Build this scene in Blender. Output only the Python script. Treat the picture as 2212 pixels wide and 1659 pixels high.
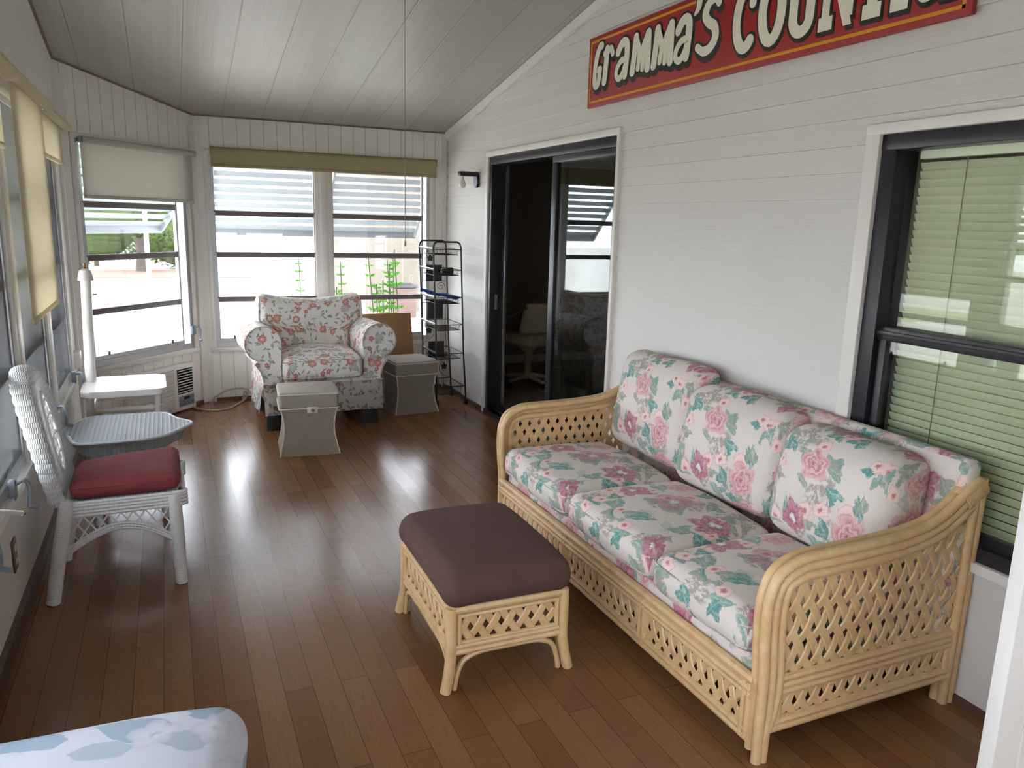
import bpy, bmesh, math, random
from mathutils import Vector as V, Matrix
R = math.radians
PI = math.pi
random.seed(7)
for o in list(bpy.data.objects):
    bpy.data.objects.remove(o, do_unlink=True)
SC = bpy.context.scene
COL = SC.collection

# ------------------------------------------------------------------ camera, world, exposure
cam_d = bpy.data.cameras.new('camera')
cam = bpy.data.objects.new('camera', cam_d)
COL.objects.link(cam)
cam_d.sensor_width = 36.0
cam_d.lens = 1670.43 / 2212 * 36.0
cam_d.clip_start = 0.02
yaw, pit, rol = R(24.0727), R(11.7913), R(1.5398)
_f = V((math.sin(yaw) * math.cos(pit), math.cos(yaw) * math.cos(pit), -math.sin(pit)))
_r = V((math.cos(yaw), -math.sin(yaw), 0))
_u = _r.cross(_f)
_r2 = _r * math.cos(rol) + _u * math.sin(rol)
_u2 = _u * math.cos(rol) - _r * math.sin(rol)
mw = Matrix.Identity(4)
for i in range(3):
    mw[i][0], mw[i][1], mw[i][2] = _r2[i], _u2[i], -_f[i]
mw[0][3], mw[1][3], mw[2][3] = 0, 0, 1.55
cam.matrix_world = mw
SC.camera = cam

world = bpy.data.worlds.new('sky')
SC.world = world
world.use_nodes = True
wn = world.node_tree
bg = wn.nodes['Background']
bg.inputs['Color'].default_value = (0.90, 0.965, 1.06, 1)
bg.inputs['Strength'].default_value = 3.2
SC.view_settings.view_transform = 'Standard'
SC.view_settings.look = 'None'
SC.view_settings.gamma = 1
SC.view_settings.use_curve_mapping = False
SC.view_settings.exposure = 2.0
SC.cycles.max_bounces = 14
SC.cycles.diffuse_bounces = 8
SC.cycles.glossy_bounces = 6
SC.cycles.transmission_bounces = 8
SC.cycles.transparent_max_bounces = 24
SC.cycles.sample_clamp_indirect = 8
SC.cycles.caustics_reflective = False
SC.cycles.caustics_refractive = False

# ------------------------------------------------------------------ helpers: colour and node graphs
def hx(h):
    h = h.lstrip('#')
    c = [int(h[i:i + 2], 16) / 255 for i in (0, 2, 4)]
    return tuple((x / 12.92 if x <= .04045 else ((x + .055) / 1.055) ** 2.4) for x in c) + (1,)

class G:
    """a small node graph writer"""
    def __init__(s, name):
        s.m = bpy.data.materials.new(name)
        s.m.use_nodes = True
        s.t = s.m.node_tree
        s.t.nodes.clear()
        s.out = s.t.nodes.new('ShaderNodeOutputMaterial')
    def n(s, typ, props=None, **inp):
        nd = s.t.nodes.new('ShaderNode' + typ)
        for k, v in (props or {}).items():
            setattr(nd, k, v)
        for k, v in inp.items():
            s.put(nd.inputs[k.replace('_', ' ')], v)
        return nd
    def put(s, sock, v):
        if isinstance(v, bpy.types.NodeSocket):
            s.t.links.new(v, sock)
        else:
            sock.default_value = v
    def m_(s, op, a, b=0.0, c=None, clamp=False):
        nd = s.t.nodes.new('ShaderNodeMath')
        nd.operation = op
        nd.use_clamp = clamp
        s.put(nd.inputs[0], a)
        s.put(nd.inputs[1], b)
        if c is not None:
            s.put(nd.inputs[2], c)
        return nd.outputs[0]
    def vm(s, op, a, b=(0, 0, 0), scale=None):
        nd = s.t.nodes.new('ShaderNodeVectorMath')
        nd.operation = op
        s.put(nd.inputs[0], a)
        if op == 'SCALE':
            s.put(nd.inputs['Scale'], scale)
        else:
            s.put(nd.inputs[1], b)
        return nd.outputs['Vector']
    def xyz(s, v):
        nd = s.n('SeparateXYZ', Vector=v)
        return nd.outputs
    def comb(s, x, y, z=0.0):
        return s.n('CombineXYZ', X=x, Y=y, Z=z).outputs[0]
    def mix(s, f, a, b):
        nd = s.t.nodes.new('ShaderNodeMix')
        nd.data_type = 'RGBA'
        s.put(nd.inputs[0], f)
        s.put(nd.inputs[6], a)
        s.put(nd.inputs[7], b)
        return nd.outputs[2]
    def ramp(s, f, stops, mode='LINEAR'):
        nd = s.t.nodes.new('ShaderNodeValToRGB')
        cr = nd.color_ramp
        cr.interpolation = mode
        while len(cr.elements) < len(stops):
            cr.elements.new(0.5)
        for e, (p, c) in zip(cr.elements, stops):
            e.position = p
            e.color = hx(c) if isinstance(c, str) else (c, c, c, 1)
        s.put(nd.inputs[0], f)
        return nd.outputs[0]
    def noise(s, vec, scale, detail=2.0, rough=.5, out=0):
        nd = s.n('TexNoise', Vector=vec, Scale=scale, Detail=detail, Roughness=rough)
        return nd.outputs[out]
    def step(s, x, edge, soft=.02):      # 1 where x < edge
        nd = s.t.nodes.new('ShaderNodeMapRange')
        s.put(nd.inputs[0], x)
        s.put(nd.inputs[1], edge if not isinstance(edge, float) else edge - soft)
        nd.inputs[2].default_value = edge + soft if isinstance(edge, float) else 1.0
        nd.inputs[3].default_value = 1
        nd.inputs[4].default_value = 0
        return nd.outputs[0]
    def bsdf(s, col, rough=.6, bump=None, bstr=.3, bdist=.01, **kw):
        b = s.n('BsdfPrincipled')
        s.put(b.inputs['Base Color'], col)
        s.put(b.inputs['Roughness'], rough)
        for k, v in kw.items():
            s.put(b.inputs[k.replace('_', ' ')], v)
        if bump is not None:
            bn = s.n('Bump', Strength=bstr, Distance=bdist, Height=bump)
            s.t.links.new(bn.outputs[0], b.inputs['Normal'])
        s.t.links.new(b.outputs[0], s.out.inputs[0])
        return b
    def obj(s):
        return s.n('TexCoord').outputs['Object']
    def uv(s):
        return s.n('TexCoord').outputs['UV']

def plain(name, c, rough=.5, var=.06, vscale=8.0, bump=0.0, bscale=60.0, **kw):
    g = G(name)
    oc = g.obj()
    nz = g.noise(oc, vscale, 3)
    base = hx(c)
    dark = tuple(x * (1 - var * 2) for x in base[:3]) + (1,)
    lite = tuple(min(1, x * (1 + var)) for x in base[:3]) + (1,)
    col = g.mix(nz, dark, lite)
    if bump:
        g.bsdf(col, rough, g.noise(oc, bscale, 3), bump, .004, **kw)
    else:
        g.bsdf(col, rough, **kw)
    return g.m

# ------------------------------------------------------------------ helpers: meshes and objects
def frame_from(d):
    d = d.normalized()
    a = V((0, 0, 1)) if abs(d.z) < .95 else V((1, 0, 0))
    x = d.cross(a).normalized()
    return x, d.cross(x).normalized()

class MB:
    def __init__(s):
        s.b = bmesh.new()
    def face(s, vs):
        try:
            return s.b.faces.new(vs)
        except ValueError:
            return None
    def box(s, c, size, rot=None, bev=0.0, seg=2):
        h = V(size) * .5
        vs = []
        for z in (-1, 1):
            for y in (-1, 1):
                for x in (-1, 1):
                    p = V((x * h.x, y * h.y, z * h.z))
                    if rot is not None:
                        p = rot @ p
                    vs.append(s.b.verts.new(p + V(c)))
        fs = [s.b.faces.new([vs[i] for i in q]) for q in ((0, 2, 3, 1), (4, 5, 7, 6), (0, 1, 5, 4), (2, 6, 7, 3), (0, 4, 6, 2), (1, 3, 7, 5))]
        if bev > 0:
            es = {e for f in fs for e in f.edges}
            bmesh.ops.bevel(s.b, geom=list(es), offset=min(bev, min(size) * .45), segments=seg, affect='EDGES', profile=.5)
        return s
    def bb(s, a, b, bev=0.0, seg=2):
        a, b = V(a), V(b)
        s.k = (getattr(s, 'k', 0) + 1) % 7            # keeps butted faces from lying exactly in one plane
        e = .00013 * s.k
        for i in range(3):
            if a[i] > b[i]:
                a[i], b[i] = b[i], a[i]
            if b[i] - a[i] > .004:
                a[i] -= e
                b[i] += e
        return s.box((a + b) / 2, [abs(b[i] - a[i]) for i in range(3)], None, bev, seg)
    def tube(s, pts, r, n=8, closed=False, cap=True):
        pts = [V(p) for p in pts]
        m = len(pts)
        rs = r if isinstance(r, (list, tuple)) else [r] * m
        rings = []
        x = None
        for i, p in enumerate(pts):
            if closed:
                d = pts[(i + 1) % m] - pts[i - 1]
            else:
                d = pts[min(i + 1, m - 1)] - pts[max(i - 1, 0)]
            if d.length < 1e-9:
                d = V((0, 0, 1))
            d.normalize()
            if x is None:
                x, y = frame_from(d)
            else:
                x = (x - d * x.dot(d))
                if x.length < 1e-6:
                    x, y = frame_from(d)
                x.normalize()
                y = d.cross(x)
            rings.append([s.b.verts.new(p + (x * math.cos(2 * PI * k / n) + y * math.sin(2 * PI * k / n)) * rs[i]) for k in range(n)])
        for i in range(m if closed else m - 1):
            A, B = rings[i], rings[(i + 1) % m]
            for k in range(n):
                s.face([A[k], A[(k + 1) % n], B[(k + 1) % n], B[k]])
        if cap and not closed:
            s.face(rings[0][::-1])
            s.face(rings[-1])
        return s
    def prism(s, poly, mp, t0, t1):
        """poly: 2-D outline; mp(u, v, t) -> point; extruded from t0 to t1"""
        A = [s.b.verts.new(mp(u, v, t0)) for u, v in poly]
        B = [s.b.verts.new(mp(u, v, t1)) for u, v in poly]
        k = len(poly)
        s.face(A[::-1])
        s.face(B)
        for i in range(k):
            s.face([A[i], A[(i + 1) % k], B[(i + 1) % k], B[i]])
        return s
    def lathe(s, prof, c=(0, 0, 0), n=20, axis='z'):
        rings = []
        for r, z in prof:
            ring = []
            for k in range(n):
                a = 2 * PI * k / n
                p = V((r * math.cos(a), r * math.sin(a), z))
                if axis == 'x':
                    p = V((p.z, p.x, p.y))
                elif axis == 'y':
                    p = V((p.x, p.z, p.y))
                ring.append(s.b.verts.new(p + V(c)))
            rings.append(ring)
        for A, B in zip(rings, rings[1:]):
            for k in range(n):
                s.face([A[k], A[(k + 1) % n], B[(k + 1) % n], B[k]])
        s.face(rings[0][::-1])
        s.face(rings[-1])
        return s
    def sheet(s, fn, nu, nv):
        g = [[s.b.verts.new(fn(i / nu, j / nv)) for j in range(nv + 1)] for i in range(nu + 1)]
        for i in range(nu):
            for j in range(nv):
                s.face([g[i][j], g[i + 1][j], g[i + 1][j + 1], g[i][j + 1]])
        return s
    def cushion(s, size, r, bulge=(0, 0, 0), warp=None, k=5, inner=9):
        h = [x / 2 for x in size]
        rr = [min(r if not isinstance(r, tuple) else r[i], h[i] * .98) for i in range(3)]
        ax = []
        for i in range(3):
            a = [-h[i] + rr[i] * (1 - math.cos(PI / 2 * j / k)) for j in range(k)]
            a = [-h[i] + rr[i] * j / k for j in range(k)]
            mid = [-(h[i] - rr[i]) + 2 * (h[i] - rr[i]) * j / inner for j in range(inner + 1)]
            ax.append(a + mid + [-x for x in a[::-1]])
        cache = {}
        s.orig = {}
        def vert(p):
            key = tuple(round(x, 6) for x in p)
            if key in cache:
                return cache[key]
            q = []
            dn = []
            for i in range(3):
                ic = max(-(h[i] - rr[i]), min(h[i] - rr[i], p[i]))
                q.append(ic)
                dn.append((p[i] - ic) / rr[i])
            m = max(abs(x) for x in dn)
            L = math.sqrt(sum(x * x for x in dn))
            f = m / L if L > 1e-9 else 0
            w = [q[i] + dn[i] * f * rr[i] for i in range(3)]
            n_ = [w[i] / h[i] for i in range(3)]
            o = list(w)
            for i in range(3):
                a, b = (i + 1) % 3, (i + 2) % 3
                o[i] += n_[i] * bulge[i] * max(0, 1 - n_[a] ** 2) ** .8 * max(0, 1 - n_[b] ** 2) ** .8
            pt = V(o)
            if warp:
                pt = V(warp(pt))
            cache[key] = s.b.verts.new(pt)
            s.orig[cache[key]] = o
            return cache[key]
        for i in range(3):
            a, b = (i + 1) % 3, (i + 2) % 3
            for sg in (-1, 1):
                for u in range(len(ax[a]) - 1):
                    for v in range(len(ax[b]) - 1):
                        qs = []
                        for (du, dv) in ((0, 0), (1, 0), (1, 1), (0, 1)):
                            p = [0, 0, 0]
                            p[i] = sg * h[i]
                            p[a] = ax[a][u + du]
                            p[b] = ax[b][v + dv]
                            qs.append(vert(p))
                        if len(set(qs)) >= 3:
                            qs2 = []
                            for q in qs:
                                if q not in qs2:
                                    qs2.append(q)
                            s.face(qs2 if sg > 0 else qs2[::-1])
        return s
    def move(s, f):
        for v in s.b.verts:
            v.co = f(v.co)
        return s

def link(name, bm, mat, parent=None, loc=None, smooth=40, uvs=None, uvoff=(0, 0), uvw=(1, 1, 1), wrap=None):
    b = bm.b if isinstance(bm, MB) else bm
    bmesh.ops.recalc_face_normals(b, faces=b.faces)
    if uvs and wrap:
        m, sg = wrap
        og = bm.orig
        ref = max(sg * o_[m] for o_ in og.values())
        a_, b_ = [q for q in range(3) if q != m]
        ul = b.loops.layers.uv.verify()
        for f in b.faces:
            n = [0, 0, 0]
            for v in f.verts:
                pass
            n = f.normal
            t_ = abs(n[a_]) + abs(n[b_]) + 1e-6
            wa, wb_ = abs(n[a_]) / t_, abs(n[b_]) / t_
            for l in f.loops:
                p = og[l.vert]
                dd_ = ref - sg * p[m]
                l[ul].uv = (p[a_] + math.copysign(1, p[a_]) * dd_ * wa * (1 if wa > .5 else 0) + uvoff[0], p[b_] + math.copysign(1, p[b_]) * dd_ * wb_ * (1 if wb_ > .5 else 0) + uvoff[1])
    elif uvs:
        ul = b.loops.layers.uv.verify()
        for f in b.faces:
            n = f.normal
            i = max(range(3), key=lambda q: abs(n[q]) * uvw[q])
            for l in f.loops:
                p = l.vert.co
                c = ((p.y, p.z), (p.x, p.z), (p.x, p.y))[i]
                sh = (0, 3.7, 9.1)[i]
                l[ul].uv = (c[0] * uvs + uvoff[0] + sh, c[1] * uvs + uvoff[1] + sh)
    me = bpy.data.meshes.new(name)
    b.to_mesh(me)
    b.free()
    if smooth:
        me.polygons.foreach_set('use_smooth', [True] * len(me.polygons))
        me.set_sharp_from_angle(angle=R(smooth))
    me.materials.append(mat)
    o = bpy.data.objects.new(name, me)
    COL.objects.link(o)
    if parent is not None:
        o.parent = parent
    if loc is not None:
        o.location = loc
    return o

def tag(o, label, cat, group=None, kind=None):
    if label:
        o['label'] = label
    if cat:
        o['category'] = cat
    if group:
        o['group'] = group
    if kind:
        o['kind'] = kind
    return o

def thing(name, label, cat, loc=(0, 0, 0), rz=0.0, group=None, kind=None):
    o = bpy.data.objects.new(name, None)
    o.empty_display_size = .1
    COL.objects.link(o)
    o.location = loc
    o.rotation_euler = (0, 0, rz)
    return tag(o, label, cat, group, kind)

def dup(root, loc, rz, label=None):
    r = root.copy()
    COL.objects.link(r)
    r.location = loc
    r.rotation_euler = (0, 0, rz)
    if label:
        r['label'] = label
    for ch in list(root.children):
        c = ch.copy()
        COL.objects.link(c)
        c.parent = r
        for g2 in ch.children:
            d = g2.copy()
            COL.objects.link(d)
            d.parent = c
    return r

def catmull(pts, n=6, closed=False):
    pts = [V(p) for p in pts]
    out = []
    m = len(pts)
    for i in range(m if closed else m - 1):
        if closed:
            p0, p1, p2, p3 = pts[i - 1], pts[i], pts[(i + 1) % m], pts[(i + 2) % m]
        else:
            p0, p1, p2, p3 = pts[max(i - 1, 0)], pts[i], pts[i + 1], pts[min(i + 2, m - 1)]
        for j in range(n):
            t = j / n
            out.append(.5 * ((2 * p1) + (p2 - p0) * t + (2 * p0 - 5 * p1 + 4 * p2 - p3) * t * t + (3 * p1 - p0 - 3 * p2 + p3) * t ** 3))
    if not closed:
        out.append(pts[-1])
    return out

def offset2(pts, d):
    """offset an open 2-D polyline to its left by d"""
    out = []
    m = len(pts)
    for i in range(m):
        a, b = V(pts[max(i - 1, 0)]), V(pts[min(i + 1, m - 1)])
        t = (b - a).normalized()
        out.append((pts[i][0] - t.y * d, pts[i][1] + t.x * d))
    return out

def lattice(mb, poly, ang, gap, w, th, mp, amp=.004, shift=0.0):
    """woven diagonal strips clipped to a 2-D outline; mp(u, v, t) -> point"""
    us = [p[0] for p in poly]
    vs = [p[1] for p in poly]
    cx, cy = (min(us) + max(us)) / 2, (min(vs) + max(vs)) / 2
    rad = math.hypot(max(us) - min(us), max(vs) - min(vs)) / 2 + .1
    for sgn in (1, -1):
        d = V((math.cos(ang), math.sin(ang) * sgn))
        nrm = V((-d.y, d.x))
        st = gap * math.sin(ang)                # distance between neighbouring strips
        cross = gap / (2 * math.cos(ang))       # distance between crossings along a strip
        k0 = int(rad / st) + 1
        for k in range(-k0, k0 + 1):
            o = V((cx + shift, cy)) + nrm * st * k
            ts = []
            for i in range(len(poly)):
                a, b = V(poly[i]), V(poly[(i + 1) % len(poly)])
                e = b - a
                den = d.x * e.y - d.y * e.x
                if abs(den) < 1e-9:
                    continue
                q = a - o
                t = (q.x * e.y - q.y * e.x) / den
                s_ = (q.x * d.y - q.y * d.x) / den
                if 0 <= s_ < 1:
                    ts.append(t)
            ts.sort()
            for t0, t1 in zip(ts[0::2], ts[1::2]):
                if t1 - t0 < w * .4:
                    continue
                t0 -= w * .3
                t1 += w * .3
                nseg = max(2, int((t1 - t0) / (cross / 3)))
                rows = []
                for i in range(nseg + 1):
                    t = t0 + (t1 - t0) * i / nseg
                    p = o + d * t
                    off = amp * sgn * math.cos(PI * (sgn * t / cross + k * math.cos(2 * ang) + k))
                    e = nrm * w / 2
                    rows.append([mb.b.verts.new(mp(p.x - e.x, p.y - e.y, off - th / 2)), mb.b.verts.new(mp(p.x + e.x, p.y + e.y, off - th / 2)),
                                 mb.b.verts.new(mp(p.x + e.x * .72, p.y + e.y * .72, off + th / 2)), mb.b.verts.new(mp(p.x - e.x * .72, p.y - e.y * .72, off + th / 2))])
                for A, B in zip(rows, rows[1:]):
                    for q in range(4):
                        mb.face([A[q], A[(q + 1) % 4], B[(q + 1) % 4], B[q]])
                mb.face(rows[0])
                mb.face(rows[-1][::-1])
    return mb

# ------------------------------------------------------------------ materials
def mat_siding():
    g = G('vinyl_siding')
    o = g.obj()
    st = g.vm('MULTIPLY', o, (6, 2.0, 60))
    nz = g.noise(st, 3.0, 4)
    big = g.noise(o, 1.2, 2)
    col = g.mix(g.m_('MULTIPLY', big, .8), hx('#cac7c2'), hx('#d4d1cc'))
    g.bsdf(col, .5, nz, .35, .003)
    return g.m

def mat_board(name, c0, c1, pitch, rough=.5, groove_tint=True):
    """painted vertical boards; uv = metres along the wall and up"""
    g = G(name)
    u = g.uv()
    x = g.xyz(u)[0]
    fr = g.m_('FRACT', g.m_('DIVIDE', x, pitch))
    d = g.m_('ABSOLUTE', g.m_('SUBTRACT', fr, .5))
    gro = g.step(d, .035, .022)
    nz = g.noise(g.obj(), 3.0, 4)
    col = g.mix(nz, hx(c0), hx(c1))
    col = g.mix(g.m_('MULTIPLY', gro, .30), col, hx('#8d7f6c'))  # grooves tinted towards brown
    g.bsdf(col, rough, g.m_('SUBTRACT', 1.0, gro), .6, .004)
    return g.m

def mat_ceiling():
    g = G('ceiling_pans')
    o = g.obj()
    x = g.xyz(o)[0]
    y = g.xyz(o)[1]
    xs = g.m_('ADD', x, .453)
    f = g.m_('FRACT', g.m_('DIVIDE', xs, .305))
    seam = g.step(g.m_('ABSOLUTE', g.m_('SUBTRACT', f, .02)), .014, .006)
    f2 = g.m_('FRACT', g.m_('DIVIDE', xs, .0508))
    rib = g.step(g.m_('ABSOLUTE', g.m_('SUBTRACT', f2, .5)), .10, .06)
    wob = g.noise(g.comb(g.m_('MULTIPLY', x, 14.0), g.m_('MULTIPLY', y, .25)), 1.0, 3)
    col = g.mix(wob, hx('#9f9c92'), hx('#b0ada4'))
    col = g.mix(g.m_('MULTIPLY', seam, .45), col, hx('#7f7c72'))
    h = g.m_('SUBTRACT', g.m_('MULTIPLY', wob, .5), g.m_('ADD', g.m_('MULTIPLY', seam, 1.0), g.m_('MULTIPLY', rib, .10)))
    g.bsdf(col, .42, h, .35, .005)
    return g.m

def mat_floor():
    g = G('laminate_planks')
    o = g.obj()
    s = g.xyz(o)
    v = g.comb(s[1], s[0], 0.0)
    br = g.n('TexBrick', {'offset': .37, 'offset_frequency': 2}, Vector=v, Scale=1.0, Color1=(0, 0, 0, 1), Color2=(1, 1, 1, 1), Mortar=(0, 0, 0, 1),
             **{'Mortar_Size': .0012, 'Mortar_Smooth': .2, 'Bias': 0.0, 'Brick_Width': 1.2, 'Row_Height': .092})
    tone = br.outputs['Color']
    seam = br.outputs['Fac']
    tv = g.n('SeparateColor', Color=tone).outputs[0]
    sv = g.vm('ADD', g.comb(g.m_('MULTIPLY', s[0], 16.0), g.m_('MULTIPLY', s[1], 1.6), 0.0), g.comb(g.m_('MULTIPLY', tv, 37.0), g.m_('MULTIPLY', tv, 11.0), 0.0))
    warp = g.noise(sv, .8, 3)
    ring = g.m_('FRACT', g.m_('MULTIPLY', warp, 21.0))
    grain = g.noise(g.vm('MULTIPLY', sv, (9, 1, 1)), 1.6, 5, .65)
    base = g.ramp(tv, [(0, '#7a5335'), (.35, '#84603e'), (.7, '#8d6843'), (1, '#956f49')])
    tri = g.m_('ABSOLUTE', g.m_('SUBTRACT', g.m_('MULTIPLY', ring, 2.0), 1.0))
    col = g.mix(g.m_('MULTIPLY', g.step(tri, .22, .2), .22), base, hx('#54341f'))
    col = g.mix(g.m_('MULTIPLY', grain, .42), col, hx('#5d3c25'))
    col = g.mix(g.m_('MULTIPLY', g.noise(o, 3.1, 3), .42), col, hx('#74452f'))
    col = g.mix(g.m_('MULTIPLY', seam, .7), col, hx('#2c1c12'))
    rough = g.m_('ADD', g.m_('ADD', .16, g.m_('MULTIPLY', tv, .06)), g.m_('MULTIPLY', g.noise(o, 2.3, 3), .08))
    g.bsdf(col, rough, **{'Specular_IOR_Level': .42})
    return g.m

def flower_cells(g, uv, scale, off, jitter=.85):
    v = g.vm('ADD', g.vm('SCALE', uv, scale=scale), (off, off * 1.7, 0))
    vo = g.n('TexVoronoi', {'voronoi_dimensions': '2D', 'feature': 'F1'}, Vector=v, Scale=1.0, Randomness=jitter)
    d = g.vm('SUBTRACT', v, vo.outputs['Position'])
    x, y = g.xyz(d)[0], g.xyz(d)[1]
    c = g.n('SeparateColor', Color=vo.outputs['Color']).outputs
    r = g.m_('SQRT', g.m_('ADD', g.m_('MULTIPLY', x, x), g.m_('MULTIPLY', y, y)))
    th = g.m_('ADD', g.m_('ARCTAN2', y, x), g.m_('MULTIPLY', c[0], 6.283))
    return r, th, c, x, y

def petal(g, r, th, rad, n, amp):
    return g.m_('DIVIDE', r, g.m_('MULTIPLY', rad, g.m_('ADD', 1 - amp, g.m_('MULTIPLY', g.m_('ABSOLUTE', g.m_('COSINE', g.m_('MULTIPLY', th, n / 2))), amp * 1.6))))

def leafshape(g, x, y, ang, L, W, x0=0.0):
    ca, sa = g.m_('COSINE', ang), g.m_('SINE', ang)
    a = g.m_('SUBTRACT', g.m_('ADD', g.m_('MULTIPLY', x, ca), g.m_('MULTIPLY', y, sa)), x0)
    b = g.m_('SUBTRACT', g.m_('MULTIPLY', y, ca), g.m_('MULTIPLY', x, sa))
    q = g.m_('DIVIDE', a, L)
    e = g.m_('MULTIPLY', W, g.m_('SUBTRACT', 1.0, g.m_('MULTIPLY', q, q)))
    k = g.m_('SUBTRACT', e, g.m_('ABSOLUTE', b))         # >0 inside
    return g.step(g.m_('MULTIPLY', k, -1.0), 0.0, .012), b

def mat_peony(name='peony_chintz', pale=False):
    g = G(name)
    uv0 = g.uv()
    nv = g.n('TexNoise', Vector=uv0, Scale=24.0, Detail=5.0, Roughness=.62).outputs['Color']
    uv = g.vm('ADD', uv0, g.vm('SCALE', g.vm('SUBTRACT', nv, (.5, .5, .5)), scale=.036))
    hi = g.n('TexNoise', Vector=uv0, Scale=95.0, Detail=3.0).outputs['Color']
    uv = g.vm('ADD', uv, g.vm('SCALE', g.vm('SUBTRACT', hi, (.5, .5, .5)), scale=.013))
    lo = g.n('TexNoise', Vector=uv0, Scale=7.5, Detail=2.0).outputs['Color']
    uv = g.vm('ADD', uv, g.vm('SCALE', g.vm('SUBTRACT', lo, (.5, .5, .5)), scale=.07))
    nz = g.noise(uv0, 9.0, 3)
    fine = g.noise(g.vm('MULTIPLY', uv0, (1.0, .55, 1.0)), 60.0, 4, .7)
    brush = g.ramp(fine, [(.36, .45), (.52, 1.0)])
    col = g.mix(nz, hx('#dbd1c8'), hx('#cfc7bf'))
    # grey lilac sprays
    r, th, c, x, y = flower_cells(g, uv, 5.4, 13.1)
    k = g.m_('MULTIPLY', g.step(petal(g, r, th, .36, 3, .35), .95, .1), g.step(c[1], .55, .01))
    col = g.mix(g.m_('MULTIPLY', k, g.m_('MULTIPLY', g.step(fine, .52, .05), .85)), col, hx('#978d84'))
    # leaves, sage and teal
    for sc, off, L, W, cols, dens in ((6.8, 3.3, .46, .17, ('#6f9285', '#93a99e'), .66), (7.8, 21.7, .42, .15, ('#3f827b', '#6b9f97'), .42), (9.0, 41.7, .40, .15, ('#868f7f', '#a0a898'), .5)):
        r, th, c, x, y = flower_cells(g, uv, sc, off)
        m1, b = leafshape(g, x, y, g.m_('MULTIPLY', c[0], 6.283), L, W)
        m2, b2 = leafshape(g, x, y, g.m_('ADD', g.m_('MULTIPLY', c[0], 6.283), 1.15), L * .72, W * .9, .12)
        mm = g.m_('MULTIPLY', g.m_('MAXIMUM', m1, m2), g.step(c[1], dens, .01))
        lc = g.mix(nz, hx(cols[0]), hx(cols[1]))
        lc = g.mix(g.m_('MULTIPLY', g.step(g.m_('ABSOLUTE', b), .012, .008), .6), lc, hx('#c9d0c4'))
        col = g.mix(g.m_('MULTIPLY', mm, brush), col, lc)
    # small pale roses
    r, th, c, x, y = flower_cells(g, uv, 8.4, 57.3)
    p = petal(g, r, th, .30, 5, .14)
    fc = g.ramp(p, [(0, '#b4576c'), (.22, '#c77f86'), (.4, '#e3c6bd'), (.75, '#e6cfc6'), (1, '#cf9f9c')])
    col = g.mix(g.m_('MULTIPLY', g.step(p, .97, .03), g.step(c[1], .42, .01)), col, fc)
    # big peonies
    r, th, c, x, y = flower_cells(g, uv, 4.5, 5.9, .8)
    p = petal(g, r, th, g.m_('ADD', .26, g.m_('MULTIPLY', c[1], .2)), 5, .22)
    rib = g.m_('ABSOLUTE', g.m_('SINE', g.m_('MULTIPLY', th, 8.0)))
    pp = g.m_('ADD', p, g.m_('MULTIPLY', g.m_('SUBTRACT', fine, .5), .3))
    a = g.ramp(pp, [(0, '#4f7a6c'), (.10, '#a95d70'), (.25, '#d9a9a8'), (.36, '#b86f80'), (.52, '#e2c0ba'), (.64, '#bf7f88'), (.85, '#dcb1ae'), (1, '#c58a90')])
    b = g.ramp(pp, [(0, '#d9d8cc'), (.16, '#e8e6da'), (.26, '#9a9aa0'), (.34, '#a4566e'), (.6, '#b0607a'), (.85, '#9e4f68'), (1, '#b56f80')])
    b = g.mix(g.m_('MULTIPLY', g.m_('MULTIPLY', rib, g.step(g.m_('SUBTRACT', 1.0, p), .55, .1)), .35), b, hx('#d8b0b4'))
    fc = g.mix(g.step(c[2], .42, .01), a, b)
    col = g.mix(g.m_('MULTIPLY', g.m_('MULTIPLY', g.step(p, .97, .05), g.step(c[1], .66, .01)), brush), col, fc)
    weave = g.noise(uv0, 300.0, 2)
    g.bsdf(col, .8, g.m_('ADD', g.m_('MULTIPLY', weave, .2), g.noise(uv0, 11.0, 3)), .22, .008, **{'Sheen_Weight': .1})
    return g.m

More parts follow.
